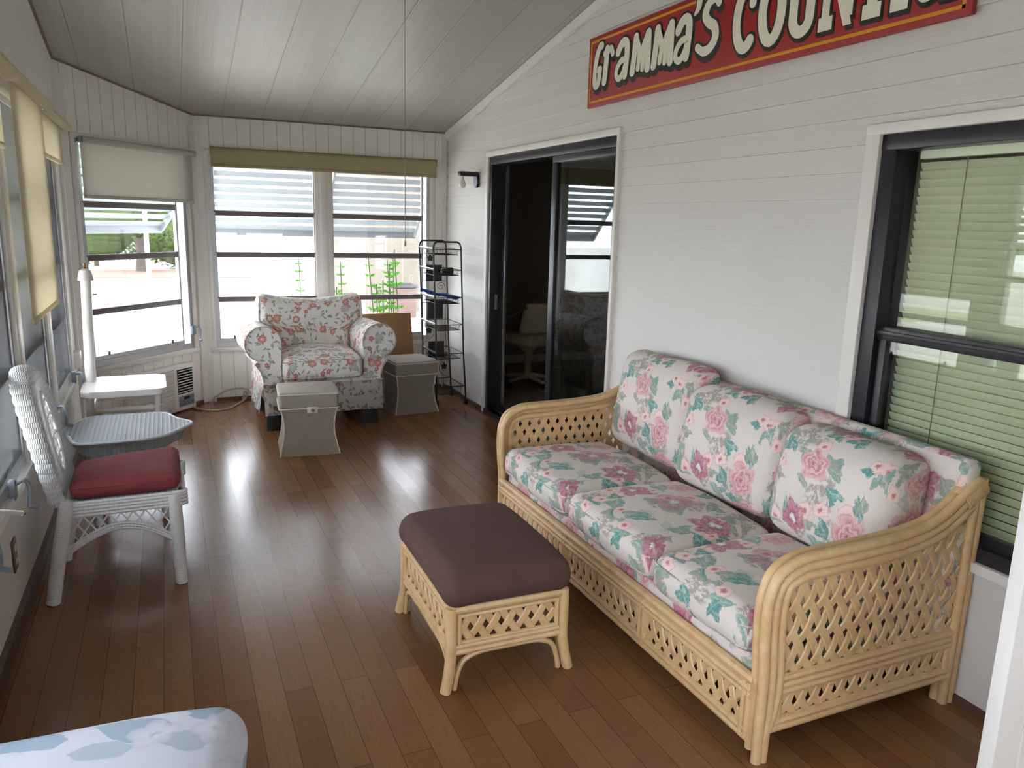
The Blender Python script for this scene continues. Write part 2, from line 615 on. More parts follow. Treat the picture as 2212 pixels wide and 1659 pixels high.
def mat_folk():
    """small coral flowers and grey-green sprigs on white"""
    g = G('coral_flower_cotton')
    uv0 = g.uv()
    nv = g.n('TexNoise', Vector=uv0, Scale=30.0, Detail=2.0).outputs['Color']
    uv = g.vm('ADD', uv0, g.vm('SCALE', g.vm('SUBTRACT', nv, (.5, .5, .5)), scale=.012))
    nz = g.noise(uv0, 7.0, 2)
    col = g.mix(nz, hx('#ebe8e1'), hx('#e2dfd9'))
    # curling stems
    w = g.noise(uv0, 5.5, 2)
    stem = g.step(g.m_('ABSOLUTE', g.m_('SUBTRACT', g.m_('FRACT', g.m_('MULTIPLY', w, 5.0)), .5)), .022, .012)
    col = g.mix(g.m_('MULTIPLY', stem, .38), col, hx('#a6aba0'))
    for sc, off, L, W, cols, dens in ((17.0, 3.3, .40, .15, '#9aa295', .5), (21.0, 33.7, .40, .13, '#7f8a80', .4), (19.0, 71.0, .38, .13, '#b09a90', .22)):
        r, th, c, x, y = flower_cells(g, uv, sc, off)
        m1, b = leafshape(g, x, y, g.m_('MULTIPLY', c[0], 6.283), L, W)
        col = g.mix(g.m_('MULTIPLY', g.m_('MULTIPLY', m1, g.step(c[1], dens, .01)), .85), col, hx(cols))
    # grey dahlias
    r, th, c, x, y = flower_cells(g, uv, 7.6, 91.2)
    p = petal(g, r, th, .27, 9, .3)
    fc = g.ramp(p, [(0, '#e9e4da'), (.3, '#a9aba6'), (.55, '#c5c4bf'), (1, '#8f948e')])
    col = g.mix(g.m_('MULTIPLY', g.m_('MULTIPLY', g.step(p, .97, .03), g.step(c[1], .34, .01)), .9), col, fc)
    # small coral buds
    r, th, c, x, y = flower_cells(g, uv, 12.0, 11.2)
    p = petal(g, r, th, .2, 5, .2)
    fc = g.ramp(p, [(0, '#e9c9b6'), (.4, '#cf8478'), (1, '#bf6a60')])
    col = g.mix(g.m_('MULTIPLY', g.step(p, .97, .04), g.step(c[1], .4, .01)), col, fc)
    # coral flowers
    r, th, c, x, y = flower_cells(g, uv, 8.4, 5.9, .75)
    p = petal(g, r, th, .25, 10, .2)
    fc = g.ramp(p, [(0, '#c9a94f'), (.16, '#e9dcc2'), (.34, '#c88074'), (.5, '#e6c2b4'), (.62, '#c57066'), (1, '#d08d80')])
    f2 = g.ramp(p, [(0, '#c8958a'), (.25, '#e6dfce'), (.55, '#b9a58e'), (.7, '#c0605a'), (1, '#a9a08a')])
    fc = g.mix(g.step(c[2], .25, .01), fc, f2)
    col = g.mix(g.m_('MULTIPLY', g.step(p, .97, .03), g.step(c[1], .58, .01)), col, fc)
    g.bsdf(col, .85, g.noise(uv0, 14.0, 3), .25, .01, **{'Sheen_Weight': .1})
    return g.m

def mat_bluefloral():
    g = G('pale_blue_floral')
    uv0 = g.uv()
    nv = g.n('TexNoise', Vector=uv0, Scale=14.0, Detail=3.0).outputs['Color']
    uv = g.vm('ADD', uv0, g.vm('SCALE', g.vm('SUBTRACT', nv, (.5, .5, .5)), scale=.03))
    col = g.mix(g.noise(uv0, 5.0, 2), hx('#d6d9e4'), hx('#cccfdc'))
    for sc, off, L, W, cc, dens in ((5.0, 4.3, .5, .24, '#9fb2c4', .75), (6.2, 24.3, .45, .2, '#b2becb', .6)):
        r, th, c, x, y = flower_cells(g, uv, sc, off)
        m1, b = leafshape(g, x, y, g.m_('MULTIPLY', c[0], 3.1), L, W)
        col = g.mix(g.m_('MULTIPLY', m1, g.step(c[1], dens, .01)), col, hx(cc))
    r, th, c, x, y = flower_cells(g, uv, 6.0, 44.3)
    p = petal(g, r, th, .3, 5, .2)
    fc = g.ramp(p, [(0, '#bdbac9'), (.3, '#dedee6'), (.7, '#d4d4de'), (1, '#c3c3d2')])
    col = g.mix(g.m_('MULTIPLY', g.m_('MULTIPLY', g.step(p, .97, .05), g.step(c[1], .6, .01)), .8), col, fc)
    g.bsdf(col, .8, g.noise(uv0, 9.0, 2), .3, .01)
    return g.m

def mat_rattan():
    g = G('honey_rattan')
    o = g.obj()
    nz = g.noise(g.vm('MULTIPLY', o, (1, 1, 1)), 22.0, 4, .6)
    big = g.noise(o, 3.0, 2)
    col = g.ramp(g.m_('ADD', g.m_('MULTIPLY', nz, .6), g.m_('MULTIPLY', big, .4)), [(.25, '#c09a6b'), (.5, '#d4b183'), (.75, '#e2c698')])
    g.bsdf(col, .36, nz, .15, .003)
    return g.m

def mat_wicker(name, c0, c1, bar=.0075, row=.021, shift=.5):
    """rows of close upright strands, every other row shifted by half a strand"""
    g = G(name)
    s = g.xyz(g.uv())
    rv = g.m_('DIVIDE', s[1], row)
    rowm = g.m_('ABSOLUTE', g.m_('SINE', g.m_('MULTIPLY', rv, PI)))
    sh = g.m_('MULTIPLY', g.m_('FLOOR', rv), shift)
    bars = g.m_('ABSOLUTE', g.m_('SINE', g.m_('MULTIPLY', g.m_('ADD', g.m_('DIVIDE', s[0], bar), sh), PI)))
    h = g.m_('MULTIPLY', g.m_('POWER', rowm, .6), g.m_('POWER', bars, .7))
    nz = g.noise(g.obj(), 20.0, 2)
    col = g.mix(nz, hx(c0), hx(c1))
    col = g.mix(g.m_('MULTIPLY', g.m_('SUBTRACT', 1.0, h), .35), col, hx('#8f8d88'))
    g.bsdf(col, .45, h, .8, .005)
    return g.m

def mat_glass(name, tint=(1, 1, 1, 1), ior=1.5, rough=0.0):
    g = G(name)
    tr = g.n('BsdfTransparent', Color=tint)
    gl = g.n('BsdfGlossy', Color=(1, 1, 1, 1), Roughness=rough)
    lw = g.n('LayerWeight', Blend=.5)
    f0 = ((ior - 1) / (ior + 1)) ** 2
    fr = g.m_('ADD', f0, g.m_('MULTIPLY', 1 - f0, g.m_('POWER', lw.outputs['Facing'], 5.0)))
    mx = g.t.nodes.new('ShaderNodeMixShader')
    g.put(mx.inputs[0], fr)
    g.t.links.new(tr.outputs[0], mx.inputs[1])
    g.t.links.new(gl.outputs[0], mx.inputs[2])
    g.t.links.new(mx.outputs[0], g.out.inputs[0])
    return g.m

def mat_screen():
    """fine insect mesh: wires seen edge-on close up the holes"""
    g = G('insect_mesh')
    tr = g.n('BsdfTransparent', Color=(1, 1, 1, 1))
    df = g.n('BsdfDiffuse', Color=hx('#77797c'))
    lw = g.n('LayerWeight', Blend=.5)
    f = g.m_('ADD', .12, g.m_('MULTIPLY', g.m_('POWER', lw.outputs['Facing'], 2.2), .80), clamp=True)
    mx = g.t.nodes.new('ShaderNodeMixShader')
    g.put(mx.inputs[0], f)
    g.t.links.new(tr.outputs[0], mx.inputs[1])
    g.t.links.new(df.outputs[0], mx.inputs[2])
    g.t.links.new(mx.outputs[0], g.out.inputs[0])
    return g.m

def mat_cloth_translucent(name, c0, tr=.35, rough=.8):
    g = G(name)
    nz = g.noise(g.vm('MULTIPLY', g.obj(), (60, 60, 8)), 4.0, 2)
    base = hx(c0)
    col = g.mix(nz, tuple(x * .92 for x in base[:3]) + (1,), base)
    a = g.n('BsdfDiffuse', Color=col)
    b = g.n('BsdfTranslucent', Color=col)
    mx = g.t.nodes.new('ShaderNodeMixShader')
    mx.inputs[0].default_value = tr
    g.t.links.new(a.outputs[0], mx.inputs[1])
    g.t.links.new(b.outputs[0], mx.inputs[2])
    g.t.links.new(mx.outputs[0], g.out.inputs[0])
    return g.m

def mat_leaf(name, c0, c1):
    g = G(name)
    nz = g.noise(g.obj(), 6.0, 2)
    col = g.mix(nz, hx(c0), hx(c1))
    a = g.n('BsdfDiffuse', Color=col)
    b = g.n('BsdfTranslucent', Color=col)
    mx = g.t.nodes.new('ShaderNodeMixShader')
    mx.inputs[0].default_value = .4
    g.t.links.new(a.outputs[0], mx.inputs[1])
    g.t.links.new(b.outputs[0], mx.inputs[2])
    g.t.links.new(mx.outputs[0], g.out.inputs[0])
    return g.m

SIDING = mat_siding()
BOARD = mat_board('painted_panelling', '#e0dcd6', '#e8e4de', .105)
CEIL = mat_ceiling()
FLOOR = mat_floor()
PEONY = mat_peony()
FOLK = mat_folk()
BLUEF = mat_bluefloral()
RATTAN = mat_rattan()
WICKER = mat_wicker('white_wicker', '#cfd0d0', '#dedede')
WICKER_PLAIN = plain('white_cane', '#d6d6d6', .45, .05, 30, .3, 200)
BLUEWICK = mat_wicker('pale_blue_wicker', '#d5dde6', '#e2e8ef', .021, .007, 0.0)
GLASS = mat_glass('clear_glass')
DARKGLASS = mat_glass('tinted_glass', (.62, .67, .67, 1), 1.6)
WINGLASS = mat_glass('house_glass', (.97, .99, .96, 1), 1.5)
SCREEN = mat_screen()
WHITE = plain('white_paint', '#dcd8d2', .4, .03, 4)
WHITE2 = plain('white_enamel', '#e2dfda', .3, .02, 4)
ALU = plain('mill_aluminium', '#b9b9ba', .4, .05, 6, Metallic=.35)
SASH = plain('bronze_sash', '#6f6763', .45, .05, 6)
BLACKF = plain('black_bronze', '#25242a', .35, .08, 6)
BLACK = plain('black_plastic', '#1b1b1d', .45, .08, 6)
IRON = plain('black_iron', '#2a2828', .5, .15, 30)
BROWNBASE = plain('walnut_moulding', '#5b4032', .45, .12, 20)
SUEDE = plain('brown_suede', '#563d36', .95, .10, 12, .25, 120)
BURGUNDY = plain('burgundy_cloth', '#7c3438', .95, .10, 14, .3, 160)
LINEN = plain('grey_linen', '#9a9285', .9, .05, 20, .3, 260)
LINENTOP = plain('pale_linen', '#b5aca0', .9, .06, 20, .3, 260)
PIPING = plain('cream_piping', '#d8cebd', .8, .03)
BUFF = mat_cloth_translucent('buff_blind', '#ece5d0', .52)
OLIVE = mat_cloth_translucent('khaki_blind', '#b4a988', .25)
IVORY = mat_cloth_translucent('ivory_blind', '#d2d0c6', .36)
CARD = plain('corrugated_card', '#a47c58', .85, .06, 6)
BLUEP = plain('blue_plastic', '#1f4fb4', .35, .05)
BRASS = plain('brass', '#b08a3c', .3, .05, 10, Metallic=.9)
CHROME = plain('bright_steel', '#b9bcc0', .25, .05, 10, Metallic=.9)
GREYP = plain('grey_plastic', '#7f8790', .4, .05)
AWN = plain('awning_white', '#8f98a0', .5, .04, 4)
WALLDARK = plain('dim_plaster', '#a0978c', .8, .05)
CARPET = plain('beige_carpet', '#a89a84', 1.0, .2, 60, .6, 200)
SIGNRED = plain('sign_red', '#971619', .45, .08, 5)
SIGNYEL = plain('sign_gold', '#cf8f1e', .45, .05, 8)
SIGNWHT = plain('sign_ivory', '#dcd8c6', .5, .05, 20)
SIGNBLK = plain('sign_black', '#231f1c', .5, .05)
BLINDG = plain('green_slat', '#f3f7e0', .5, .03, 5)
CORDM = plain('cord_cream', '#b3a698', .6, .03)

# ------------------------------------------------------------------ the setting
XW, XL, YF = 2.37, -.593, 6.87
P0 = V((XL, 5.93, 0))
P1 = V((.245, YF, 0))
DU = (P1 - P0).normalized()
DN = V((DU.y, -DU.x, 0))            # into the room
DLEN = (P1 - P0).length
RIDGE = .6
def cz(y):
    return 2.32 + .186 * (6.87 - max(y, RIDGE)) - .186 * max(0, RIDGE - y)

def wall(name, org, u, n, u0, u1, z0, ztop, holes, mat, th=.11):
    """solid wall standing on org + u * s, room side facing n, with rectangular holes (ua, ub, za, zb)"""
    us = sorted({u0, u1} | {h[0] for h in holes} | {h[1] for h in holes})
    mb = MB()
    faces_uv = []
    top = ztop if callable(ztop) else (lambda s: ztop)
    def cell(a, b, za, zb_a, zb_b):
        q = [(a, za), (b, za), (b, zb_b), (a, zb_a)]
        F = [mb.b.verts.new(org + u * s + V((0, 0, z))) for s, z in q]
        B = [mb.b.verts.new(org + u * s - n * th + V((0, 0, z))) for s, z in q]
        for vs, uvq in ((F, q), (B[::-1], q[::-1])):
            f = mb.face(vs)
            faces_uv.append((f, uvq))
        for i in range(4):
            j = (i + 1) % 4
            f = mb.face([F[j], F[i], B[i], B[j]])
            faces_uv.append((f, [q[j], q[i], (q[i][0] + .05, q[i][1]), (q[j][0] + .05, q[j][1])]))
    for a, b in zip(us, us[1:]):
        m = (a + b) / 2
        hs = sorted([h for h in holes if h[0] < m < h[1]], key=lambda h: h[2])
        z = z0
        for h in hs:
            if h[2] > z:
                cell(a, b, z, h[2], h[2])
            z = h[3]
        cell(a, b, z, top(a), top(b))
    ul = mb.b.loops.layers.uv.new('UVMap')
    for f, q in faces_uv:
        if f is None:
            continue
        for l, c in zip(f.loops, q):
            l[ul].uv = c
    me = bpy.data.meshes.new(name)
    mb.b.to_mesh(me)
    mb.b.free()
    me.materials.append(mat)
    o = bpy.data.objects.new(name, me)
    COL.objects.link(o)
    o['kind'] = 'structure'
    return o

def struct(name, mb, mat, smooth=40):
    o = link(name, mb, mat, smooth=smooth)
    o['kind'] = 'structure'
    return o

struct('floor', MB().bb((-.75, -2.3, -.08), (2.5, 7.0, 0)), FLOOR)

# ceiling: two slopes meeting at a ridge behind the camera's head
mb = MB()
for ya, yb in ((7.0, RIDGE), (RIDGE, -2.3)):
    q = [(-.72, ya, cz(ya)), (2.5, ya, cz(ya)), (2.5, yb, cz(yb)), (-.72, yb, cz(yb))]
    A = [mb.b.verts.new(p) for p in q]
    B = [mb.b.verts.new((p[0], p[1], p[2] + .06)) for p in q]
    mb.face(A); mb.face(B[::-1])
    for i in range(4):
        mb.face([A[i], B[i], B[(i + 1) % 4], A[(i + 1) % 4]])
struct('ceiling', mb, CEIL)

# far wall with its double window
WF = (.342, 2.205, .455, 2.02)
wall('wall_far', V((0, YF, 0)), V((1, 0, 0)), V((0, -1, 0)), .245, 2.42, 0, 2.335, [WF], BOARD)
# slanted corner wall
WD = (.115, 1.135, .475, 2.02)
wall('wall_corner', P0, DU, DN, 0, DLEN, 0, lambda s: cz((P0 + DU * s).y) + .015, [WD], BOARD)
# left wall with its row of windows (s runs from the far end towards the camera)
LW = [(2.97, 3.64), (3.87, 4.56), (4.77, 5.50), (2.06, 2.73), (1.15, 1.82), (.24, .91), (-.67, 0.0)]
LH = [(5.93 - b - .035, 5.93 - a + .035, .50, 2.02) for a, b in LW]
wall('wall_left', P0, V((0, -1, 0)), V((1, 0, 0)), 0, 8.1, 0, lambda s: cz(5.93 - s) + .015, LH, plain('smooth_painted_board', '#dcd8d1', .5, .03, 2))
ADDED_BACK_WIN = [(.12, .98, .45, 2.3), (1.06, 1.92, .45, 2.3), (2.0, 2.86, .45, 2.3)]  # unseen windows added behind the camera to brighten the room
wall('wall_back', V((XW, -2.17, 0)), V((-1, 0, 0)), V((0, 1, 0)), -.05, 3.1, 0, lambda s: cz(-2.17) + .02, ADDED_BACK_WIN, BOARD)

# house wall: lapped siding
DOOR = (3.895, 5.815, -1, 2.045)
WIN = (.62, 2.105, .51, 1.89)
mb = MB()
zs = [.897 + .0965 * k for k in range(-9, 27)]
zs = [0.0] + zs
rows = []
for a, b in zip(zs, zs[1:]):
    cuts = sorted({a, b} | {z for z in (DOOR[3], WIN[2], WIN[3]) if a < z < b})
    for c, d in zip(cuts, cuts[1:]):
        rows.append((a, b, c, d))
for a, b, c, d in rows:
    zm = (c + d) / 2
    ymax = min(YF, 6.87 - (a - 2.32) / .186) if a > 2.3 else YF
    ymin = -2.17
    if a > cz(0.6):
        continue
    if c > cz(-2.17):
        ymin = RIDGE - (cz(RIDGE) - c) / .186
    iv = [(ymin, ymax)]
    for D in (DOOR, WIN):
        if D[2] < zm < D[3]:
            nv = []
            for p, q in iv:
                if D[0] > p:
                    nv.append((p, min(q, D[0])))
                if D[1] < q:
                    nv.append((max(p, D[1]), q))
            iv = nv
    fx = lambda z: XW - .013 * (1 - (z - a) / (b - a))
    for p, q in iv:
        if q - p < .01:
            continue
        v = [mb.b.verts.new((fx(c), p, c)), mb.b.verts.new((fx(c), q, c)), mb.b.verts.new((fx(d), q, d)), mb.b.verts.new((fx(d), p, d))]
        mb.face(v)
        if c == a:
            w = [mb.b.verts.new((XW + .004, p, c)), mb.b.verts.new((XW + .004, q, c))]
            mb.face([v[1], v[0], w[0], w[1]])
# sheathing behind the siding
for p, q, c, d in ((-2.17, WIN[0], 0, 3.6), (WIN[0], WIN[1], 0, WIN[2]), (WIN[0], WIN[1], WIN[3], 3.6), (WIN[1], DOOR[0], 0, 3.3), (DOOR[0], DOOR[1], DOOR[3], 2.95), (DOOR[1], 6.98, 0, 2.40)):
    mb.bb((XW + .005, p, c), (XW + .13, q, min(d, max(cz(p), cz(q)) + .05)))
struct('wall_right', mb, SIDING, smooth=0)

# mouldings
def strip(name, pts, sec, mat):
    """boxes along a poly-line; sec = (width across, height)"""
    mb = MB()
    for a, b in zip(pts, pts[1:]):
        a, b = V(a), V(b)
        d = b - a
        x = d.normalized()
        up = V((0, 0, 1))
        y = up.cross(x).normalized()
        z = x.cross(y)
        rot = Matrix((x, y, z)).transposed()
        mb.box((a + b) / 2, (d.length, sec[0], sec[1]), rot)
    return struct(name, mb, mat)

strip('baseboard_far', [(.25, YF - .009, .013), (2.36, YF - .009, .013)], (.016, .026), BROWNBASE)
strip('baseboard_corner', [P0 + DN * .009 + V((0, 0, .013)), P1 + DN * .009 + V((0, 0, .013))], (.016, .026), BROWNBASE)
strip('baseboard_left', [(XL + .011, 5.92, .035), (XL + .011, -2.16, .035)], (.022, .07), BROWNBASE)
strip('baseboard_right', [(XW - .022, 6.85, .015), (XW - .022, 5.88, .015)], (.016, .03), BROWNBASE)
strip('trim_1', [(XW - .022, 3.86, .015), (XW - .022, -2.16, .015)], (.016, .03), BROWNBASE)
# channel that closes the top of the siding under the ceiling
strip('trim_2', [(XW - .02, 6.86, cz(6.86) - .035), (XW - .02, RIDGE, cz(RIDGE) - .035)], (.02, .06), WHITE)
# thin brown bead where panelling meets ceiling
CAULK = plain('brown_caulk', '#8b7a64', .8, .2, 12)
strip('trim_3', [(.245, YF - .008, cz(YF) - .004), (XW - .03, YF - .008, cz(YF) - .004)], (.014, .012), CAULK)
strip('trim_4', [P0 + DN * .008 + V((0, 0, cz(P0.y) - .005)), P1 + DN * .008 + V((0, 0, cz(P1.y) - .005))], (.014, .012), CAULK)
strip('trim_5', [(XL + .008, 5.93, cz(5.93) - .005), (XL + .008, RIDGE, cz(RIDGE) - .005)], (.014, .012), CAULK)
# corner post where far wall meets the siding
strip('trim_6', [(XW - .028, YF - .012, 0.0), (XW - .0281, YF - .012, 2.3)], (.02, .03), WHITE) if False else struct('trim_6', MB().bb((XW - .05, YF - .02, .0), (XW - .01, YF + .01, 2.30)), WHITE)
# corner posts at both ends of the slanted wall
mb = MB()
mb.box(P0 + DN * .012 + DU * .03 + V((0, 0, 1.2)), (.06, .02, 2.40), Matrix.Rotation(math.atan2(DU.y, DU.x), 3, 'Z'))
mb.bb((XL - .005, 5.86, 0), (XL + .018, 5.925, 2.45))
struct('trim_7', mb, WHITE)
mb = MB()
mb.box(P1 + DN * .012 - DU * .03 + V((0, 0, 1.15)), (.06, .02, 2.30), Matrix.Rotation(math.atan2(DU.y, DU.x), 3, 'Z'))
mb.bb((.25, YF - .02, 0), (.31, YF + .002, 2.3))
struct('trim_8', mb, WHITE)

# ------------------------------------------------------------------ windows of the porch
def crank_parts(root, x, z, mat, s=1.0, flip=1):
    mb = MB()
    mb.box((x, -.02, z), (.045 * s, .025, .075 * s), None, .006)
    mb.tube(catmull([(x, -.03, z + .02 * s), (x + .012 * flip, -.06, z + .03 * s), (x + .02 * flip, -.072, z - .01 * s), (x + .004 * flip, -.066, z - .075 * s)], 5), .008 * s, 8)
    mb.tube([(x + .004 * flip, -.066, z - .07 * s), (x + .004 * flip, -.095, z - .078 * s)], .009 * s, 8)
    return link('crank', mb, mat, root)

def make_window(name, org, u, a, b, z0, z1, panes, bars, screen=False, sash=SASH, cranks=()):
    root = thing(name, None, None, org + u * a, math.atan2(u.y, u.x), kind='structure')
    W = b - a
    mb = MB()                                   # casing on the wall face
    for bx in (((-.035, -.014, z0 - .03), (.0, .0, z1 + .03)), ((W, -.014, z0 - .03), (W + .035, .0, z1 + .03)), ((-.035, -.014, z1), (W + .035, 0, z1 + .035))):
        mb.bb(*bx, .003)
    mb.bb((-.045, -.026, z0 - .032), (W + .045, .03, z0 + .004), .004)
    link('casing', mb, WHITE, root)
    mb = MB()                                   # aluminium frame
    fw = .028
    mb.bb((0, 0, z0), (fw, .09, z1)); mb.bb((W - fw, 0, z0), (W, .09, z1)); mb.bb((0, 0, z1 - fw), (W, .09, z1)); mb.bb((0, 0, z0), (W, .09, z0 + .045))
    for pa, pb in panes:
        for e in (pa, pb):
            mb.bb((e - .008, .012, z0 + .03), (e + .008, .04, z1 - .02))
        mb.bb((pa, .012, z0 + .04), (pb, .04, z0 + .075))
    link('frame', mb, ALU, root)
    for (pa, pb), (qa, qb) in zip(panes, panes[1:]):
        mb = MB()
        mb.bb((pb, -.006, z0 + .02), (qa, .07, z1), .004)
        m = (pb + qa) / 2
        mb.bb((m - .03, -.012, z0 + .02), (m + .03, .0, z1), .003)
        link('mullion', mb, WHITE, root)
    for pa, pb in panes:
        lv = [z0 + .075] + [x for z in bars for x in (z - .021, z + .021)] + [z1 - fw]
        for z in bars:
            mb = MB()
            mb.bb((pa, .014, z - .021), (pb, .046, z + .012), .003)
            mb.bb((pa, .010, z + .010), (pb, .040, z + .021), .002)
            link('rail', mb, sash, root)
        for k in range(0, len(lv), 2):
            link('pane', MB().bb((pa, .026, lv[k]), (pb, .030, lv[k + 1])), GLASS, root, smooth=0)
        for px in (pa + .12 * (pb - pa) + .02, pb - .12 * (pb - pa) - .02):
            link('latch', MB().bb((px - .006, .004, z0 + .07), (px + .006, .02, z0 + .10), .002), BLACK, root)
        if screen:
            link('insect_screen', MB().bb((pa, .004, z0 + .06), (pb, .0055, z1 - .02)), SCREEN, root, smooth=0)
    for cx, czz, fl in cranks:
        crank_parts(root, cx, czz, GREYP, 1.0, fl)
    return root

YB = V((0, 1, 0))
make_window('window_2', V((0, YF, 0)), V((1, 0, 0)), WF[0], WF[1], WF[2], WF[3], [(.033, .841), (.990, 1.798)], [1.563, 1.228, .858])
make_window('window_3', P0, DU, WD[0], WD[1], WD[2], WD[3], [(.042, .925)], [1.596, 1.234, .862], cranks=[(1.005, .625, 1)])
for i, (a, b) in enumerate(LW):
    make_window('window_%d' % (i + 4), V((XL, 0, 0)), YB, a - .035, b + .035, .50, 2.02, [(.035, b - a + .035)], [1.60, 1.25, .90], screen=True,
                cranks=[(b - a - .03, .53, -1)] if i != 0 else [(.30, .53, 1)])
for i, h in enumerate(ADDED_BACK_WIN):  # window units for the added openings in the back wall
    make_window('window_%d' % (i + 11), V((XW, -2.17, 0)), V((-1, 0, 0)), h[0], h[1], h[2], h[3], [(.035, h[1] - h[0] - .035)], [1.6, 1.05])
# flat mullion boards between the left windows
for k, (a, b) in enumerate(((3.675, 3.835), (4.595, 4.735), (2.765, 2.935))):
    struct('trim_%d' % (9 + k), MB().bb((XL - .002, a + .035, .52), (XL + .016, b - .035, 2.03), .003), WHITE)

# ------------------------------------------------------------------ sliding door and the room behind it
d = thing('door_1', None, None, (XW, DOOR[0], 0), PI / 2, kind='structure')      # local x runs towards the far wall, local y out of the room is -x
def dl(a, b, bev=0.0):        # box given in world x (depth from siding face), y along wall, z -> local (y-Y0, -(x-XW))
    return (a[1] - DOOR[0], -(a[0] - XW), a[2]), (b[1] - DOOR[0], -(b[0] - XW), b[2])
y0, y1 = DOOR[0], DOOR[1]
mb = MB()
for q in (((XW - .03, y1, 0), (XW + .02, y1 + .05, 2.085)), ((XW - .03, y0 - .028, 0), (XW + .02, y0, 2.085)), ((XW - .03, y0 - .028, 2.045), (XW + .02, y1 + .05, 2.085))):
    mb.bb(*dl(*q), .004)
link('casing', mb, WHITE, d)
mb = MB()
for q in (((XW - .015, y1 - .055, 0), (XW + .13, y1, 2.045)), ((XW - .015, y0, 0), (XW + .13, y0 + .03, 2.045)), ((XW - .015, y0, 1.985), (XW + .13, y1, 2.045)), ((XW - .03, y0, 0), (XW + .13, y1, .035)),
          ((XW + .02, y0, .03), (XW + .03, y1, .055)), ((XW + .07, y0, .03), (XW + .08, y1, .055))):
    mb.bb(*dl(*q), .003)
link('frame', mb, BLACKF, d)
mb = MB()                       # fixed leaf, nearer half
for q in (((XW + .015, 4.705, .05), (XW + .05, 4.775, 1.985)), ((XW + .015, y0 + .03, .05), (XW + .05, y0 + .055, 1.985)), ((XW + .015, y0 + .03, .05), (XW + .05, 4.77, .11)), ((XW + .015, y0 + .03, 1.945), (XW + .05, 4.77, 1.985))):
    mb.bb(*dl(*q), .003)
fl = link('fixed_leaf', mb, BLACKF, d)
link('pane', MB().bb(*dl((XW + .028, y0 + .05, .10), (XW + .033, 4.71, 1.95))), DARKGLASS, fl, smooth=0)
mb = MB()                       # sliding leaf pushed open behind the fixed one: its stile shows
for q in (((XW + .07, 4.70, .05), (XW + .105, 4.76, 1.985)), ((XW + .07, y0 + .03, .05), (XW + .105, y0 + .09, 1.985)), ((XW + .07, y0 + .03, .05), (XW + .105, 4.76, .11)), ((XW + .07, y0 + .03, 1.945), (XW + .105, 4.76, 1.985))):
    mb.bb(*dl(*q), .003)
sl = link('sliding_leaf', mb, BLACKF, d)
link('pane', MB().bb(*dl((XW + .084, y0 + .08, .10), (XW + .089, 4.71, 1.95))), mat_glass('inner_glass', (.78, .81, .81, 1), 1.45), sl, smooth=0)
mb = MB()
mb.bb(*dl((XW + .10, y1 - .075, .04), (XW + .125, y1 - .055, 1.985)), .002)
link('weather_strip', mb, CHROME, d)
link('latch_keeper', MB().bb(*dl((XW + .03, y1 - .07, .86), (XW + .05, y1 - .054, .98)), .003), SASH, d)

# room behind the sliding door
IX0, IX1, IY0, IY1 = 2.5, 5.3, .2, 7.75
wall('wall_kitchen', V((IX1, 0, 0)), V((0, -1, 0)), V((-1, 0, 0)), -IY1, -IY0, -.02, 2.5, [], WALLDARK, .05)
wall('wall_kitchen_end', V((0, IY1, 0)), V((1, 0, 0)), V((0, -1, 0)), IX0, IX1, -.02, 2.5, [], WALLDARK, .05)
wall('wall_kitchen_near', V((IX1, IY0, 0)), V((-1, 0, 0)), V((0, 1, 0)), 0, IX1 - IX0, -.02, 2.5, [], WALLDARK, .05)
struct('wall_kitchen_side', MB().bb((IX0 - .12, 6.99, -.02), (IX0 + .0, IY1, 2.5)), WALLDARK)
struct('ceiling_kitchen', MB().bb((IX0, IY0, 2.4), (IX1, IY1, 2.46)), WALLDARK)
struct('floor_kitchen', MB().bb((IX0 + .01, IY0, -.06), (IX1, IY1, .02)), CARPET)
strip('baseboard_kitchen', [(IX0 + .1, IY1 - .01, .06), (IX1 - .1, IY1 - .01, .06)], (.02, .09), WHITE)

ch = thing('swivel_chair', 'cream padded swivel chair with tubular arms seen through the open sliding door', 'chair', (3.12, 6.62, .02), R(205))
VINYL = plain('cream_vinyl', '#b8a98f', .55, .05, 8)
mb = MB().cushion((.48, .46, .10), .045, (0, 0, .02)).move(lambda p: p + V((0, 0, .46)))
link('seat', mb, VINYL, ch)
def wch(p):
    return V((p.x, p.y + .22 + .10 * (p.z / .4) - .10 * (p.x / .24) ** 2, p.z + .67))
link('backrest', MB().cushion((.48, .08, .30), .04, (0, .02, 0), wch), VINYL, ch)
for s in (-1, 1):
    link('armrest', MB().tube(catmull([(s * .25, .18, .78), (s * .27, .0, .70), (s * .27, -.16, .66), (s * .26, -.2, .55), (s * .22, -.14, .44)], 6), .017, 8), CHROME, ch)
link('column', MB().lathe([(.03, .06), (.03, .30), (.06, .34), (.12, .41)], (0, 0, 0), 14), VINYL, ch)
mb = MB()
for k in range(5):
    a = 2 * PI * k / 5
    mb.tube([(0, 0, .10), (.27 * math.cos(a), .27 * math.sin(a), .07)], [.026, .018], 8)
link('base', mb, VINYL, ch)
for k in range(5):
    a = 2 * PI * k / 5
    link('caster', MB().lathe([(.012, -.012), (.03, -.010), (.03, .010), (.012, .012)], (.27 * math.cos(a), .27 * math.sin(a), .03), 12, 'x'), BLACK, ch)

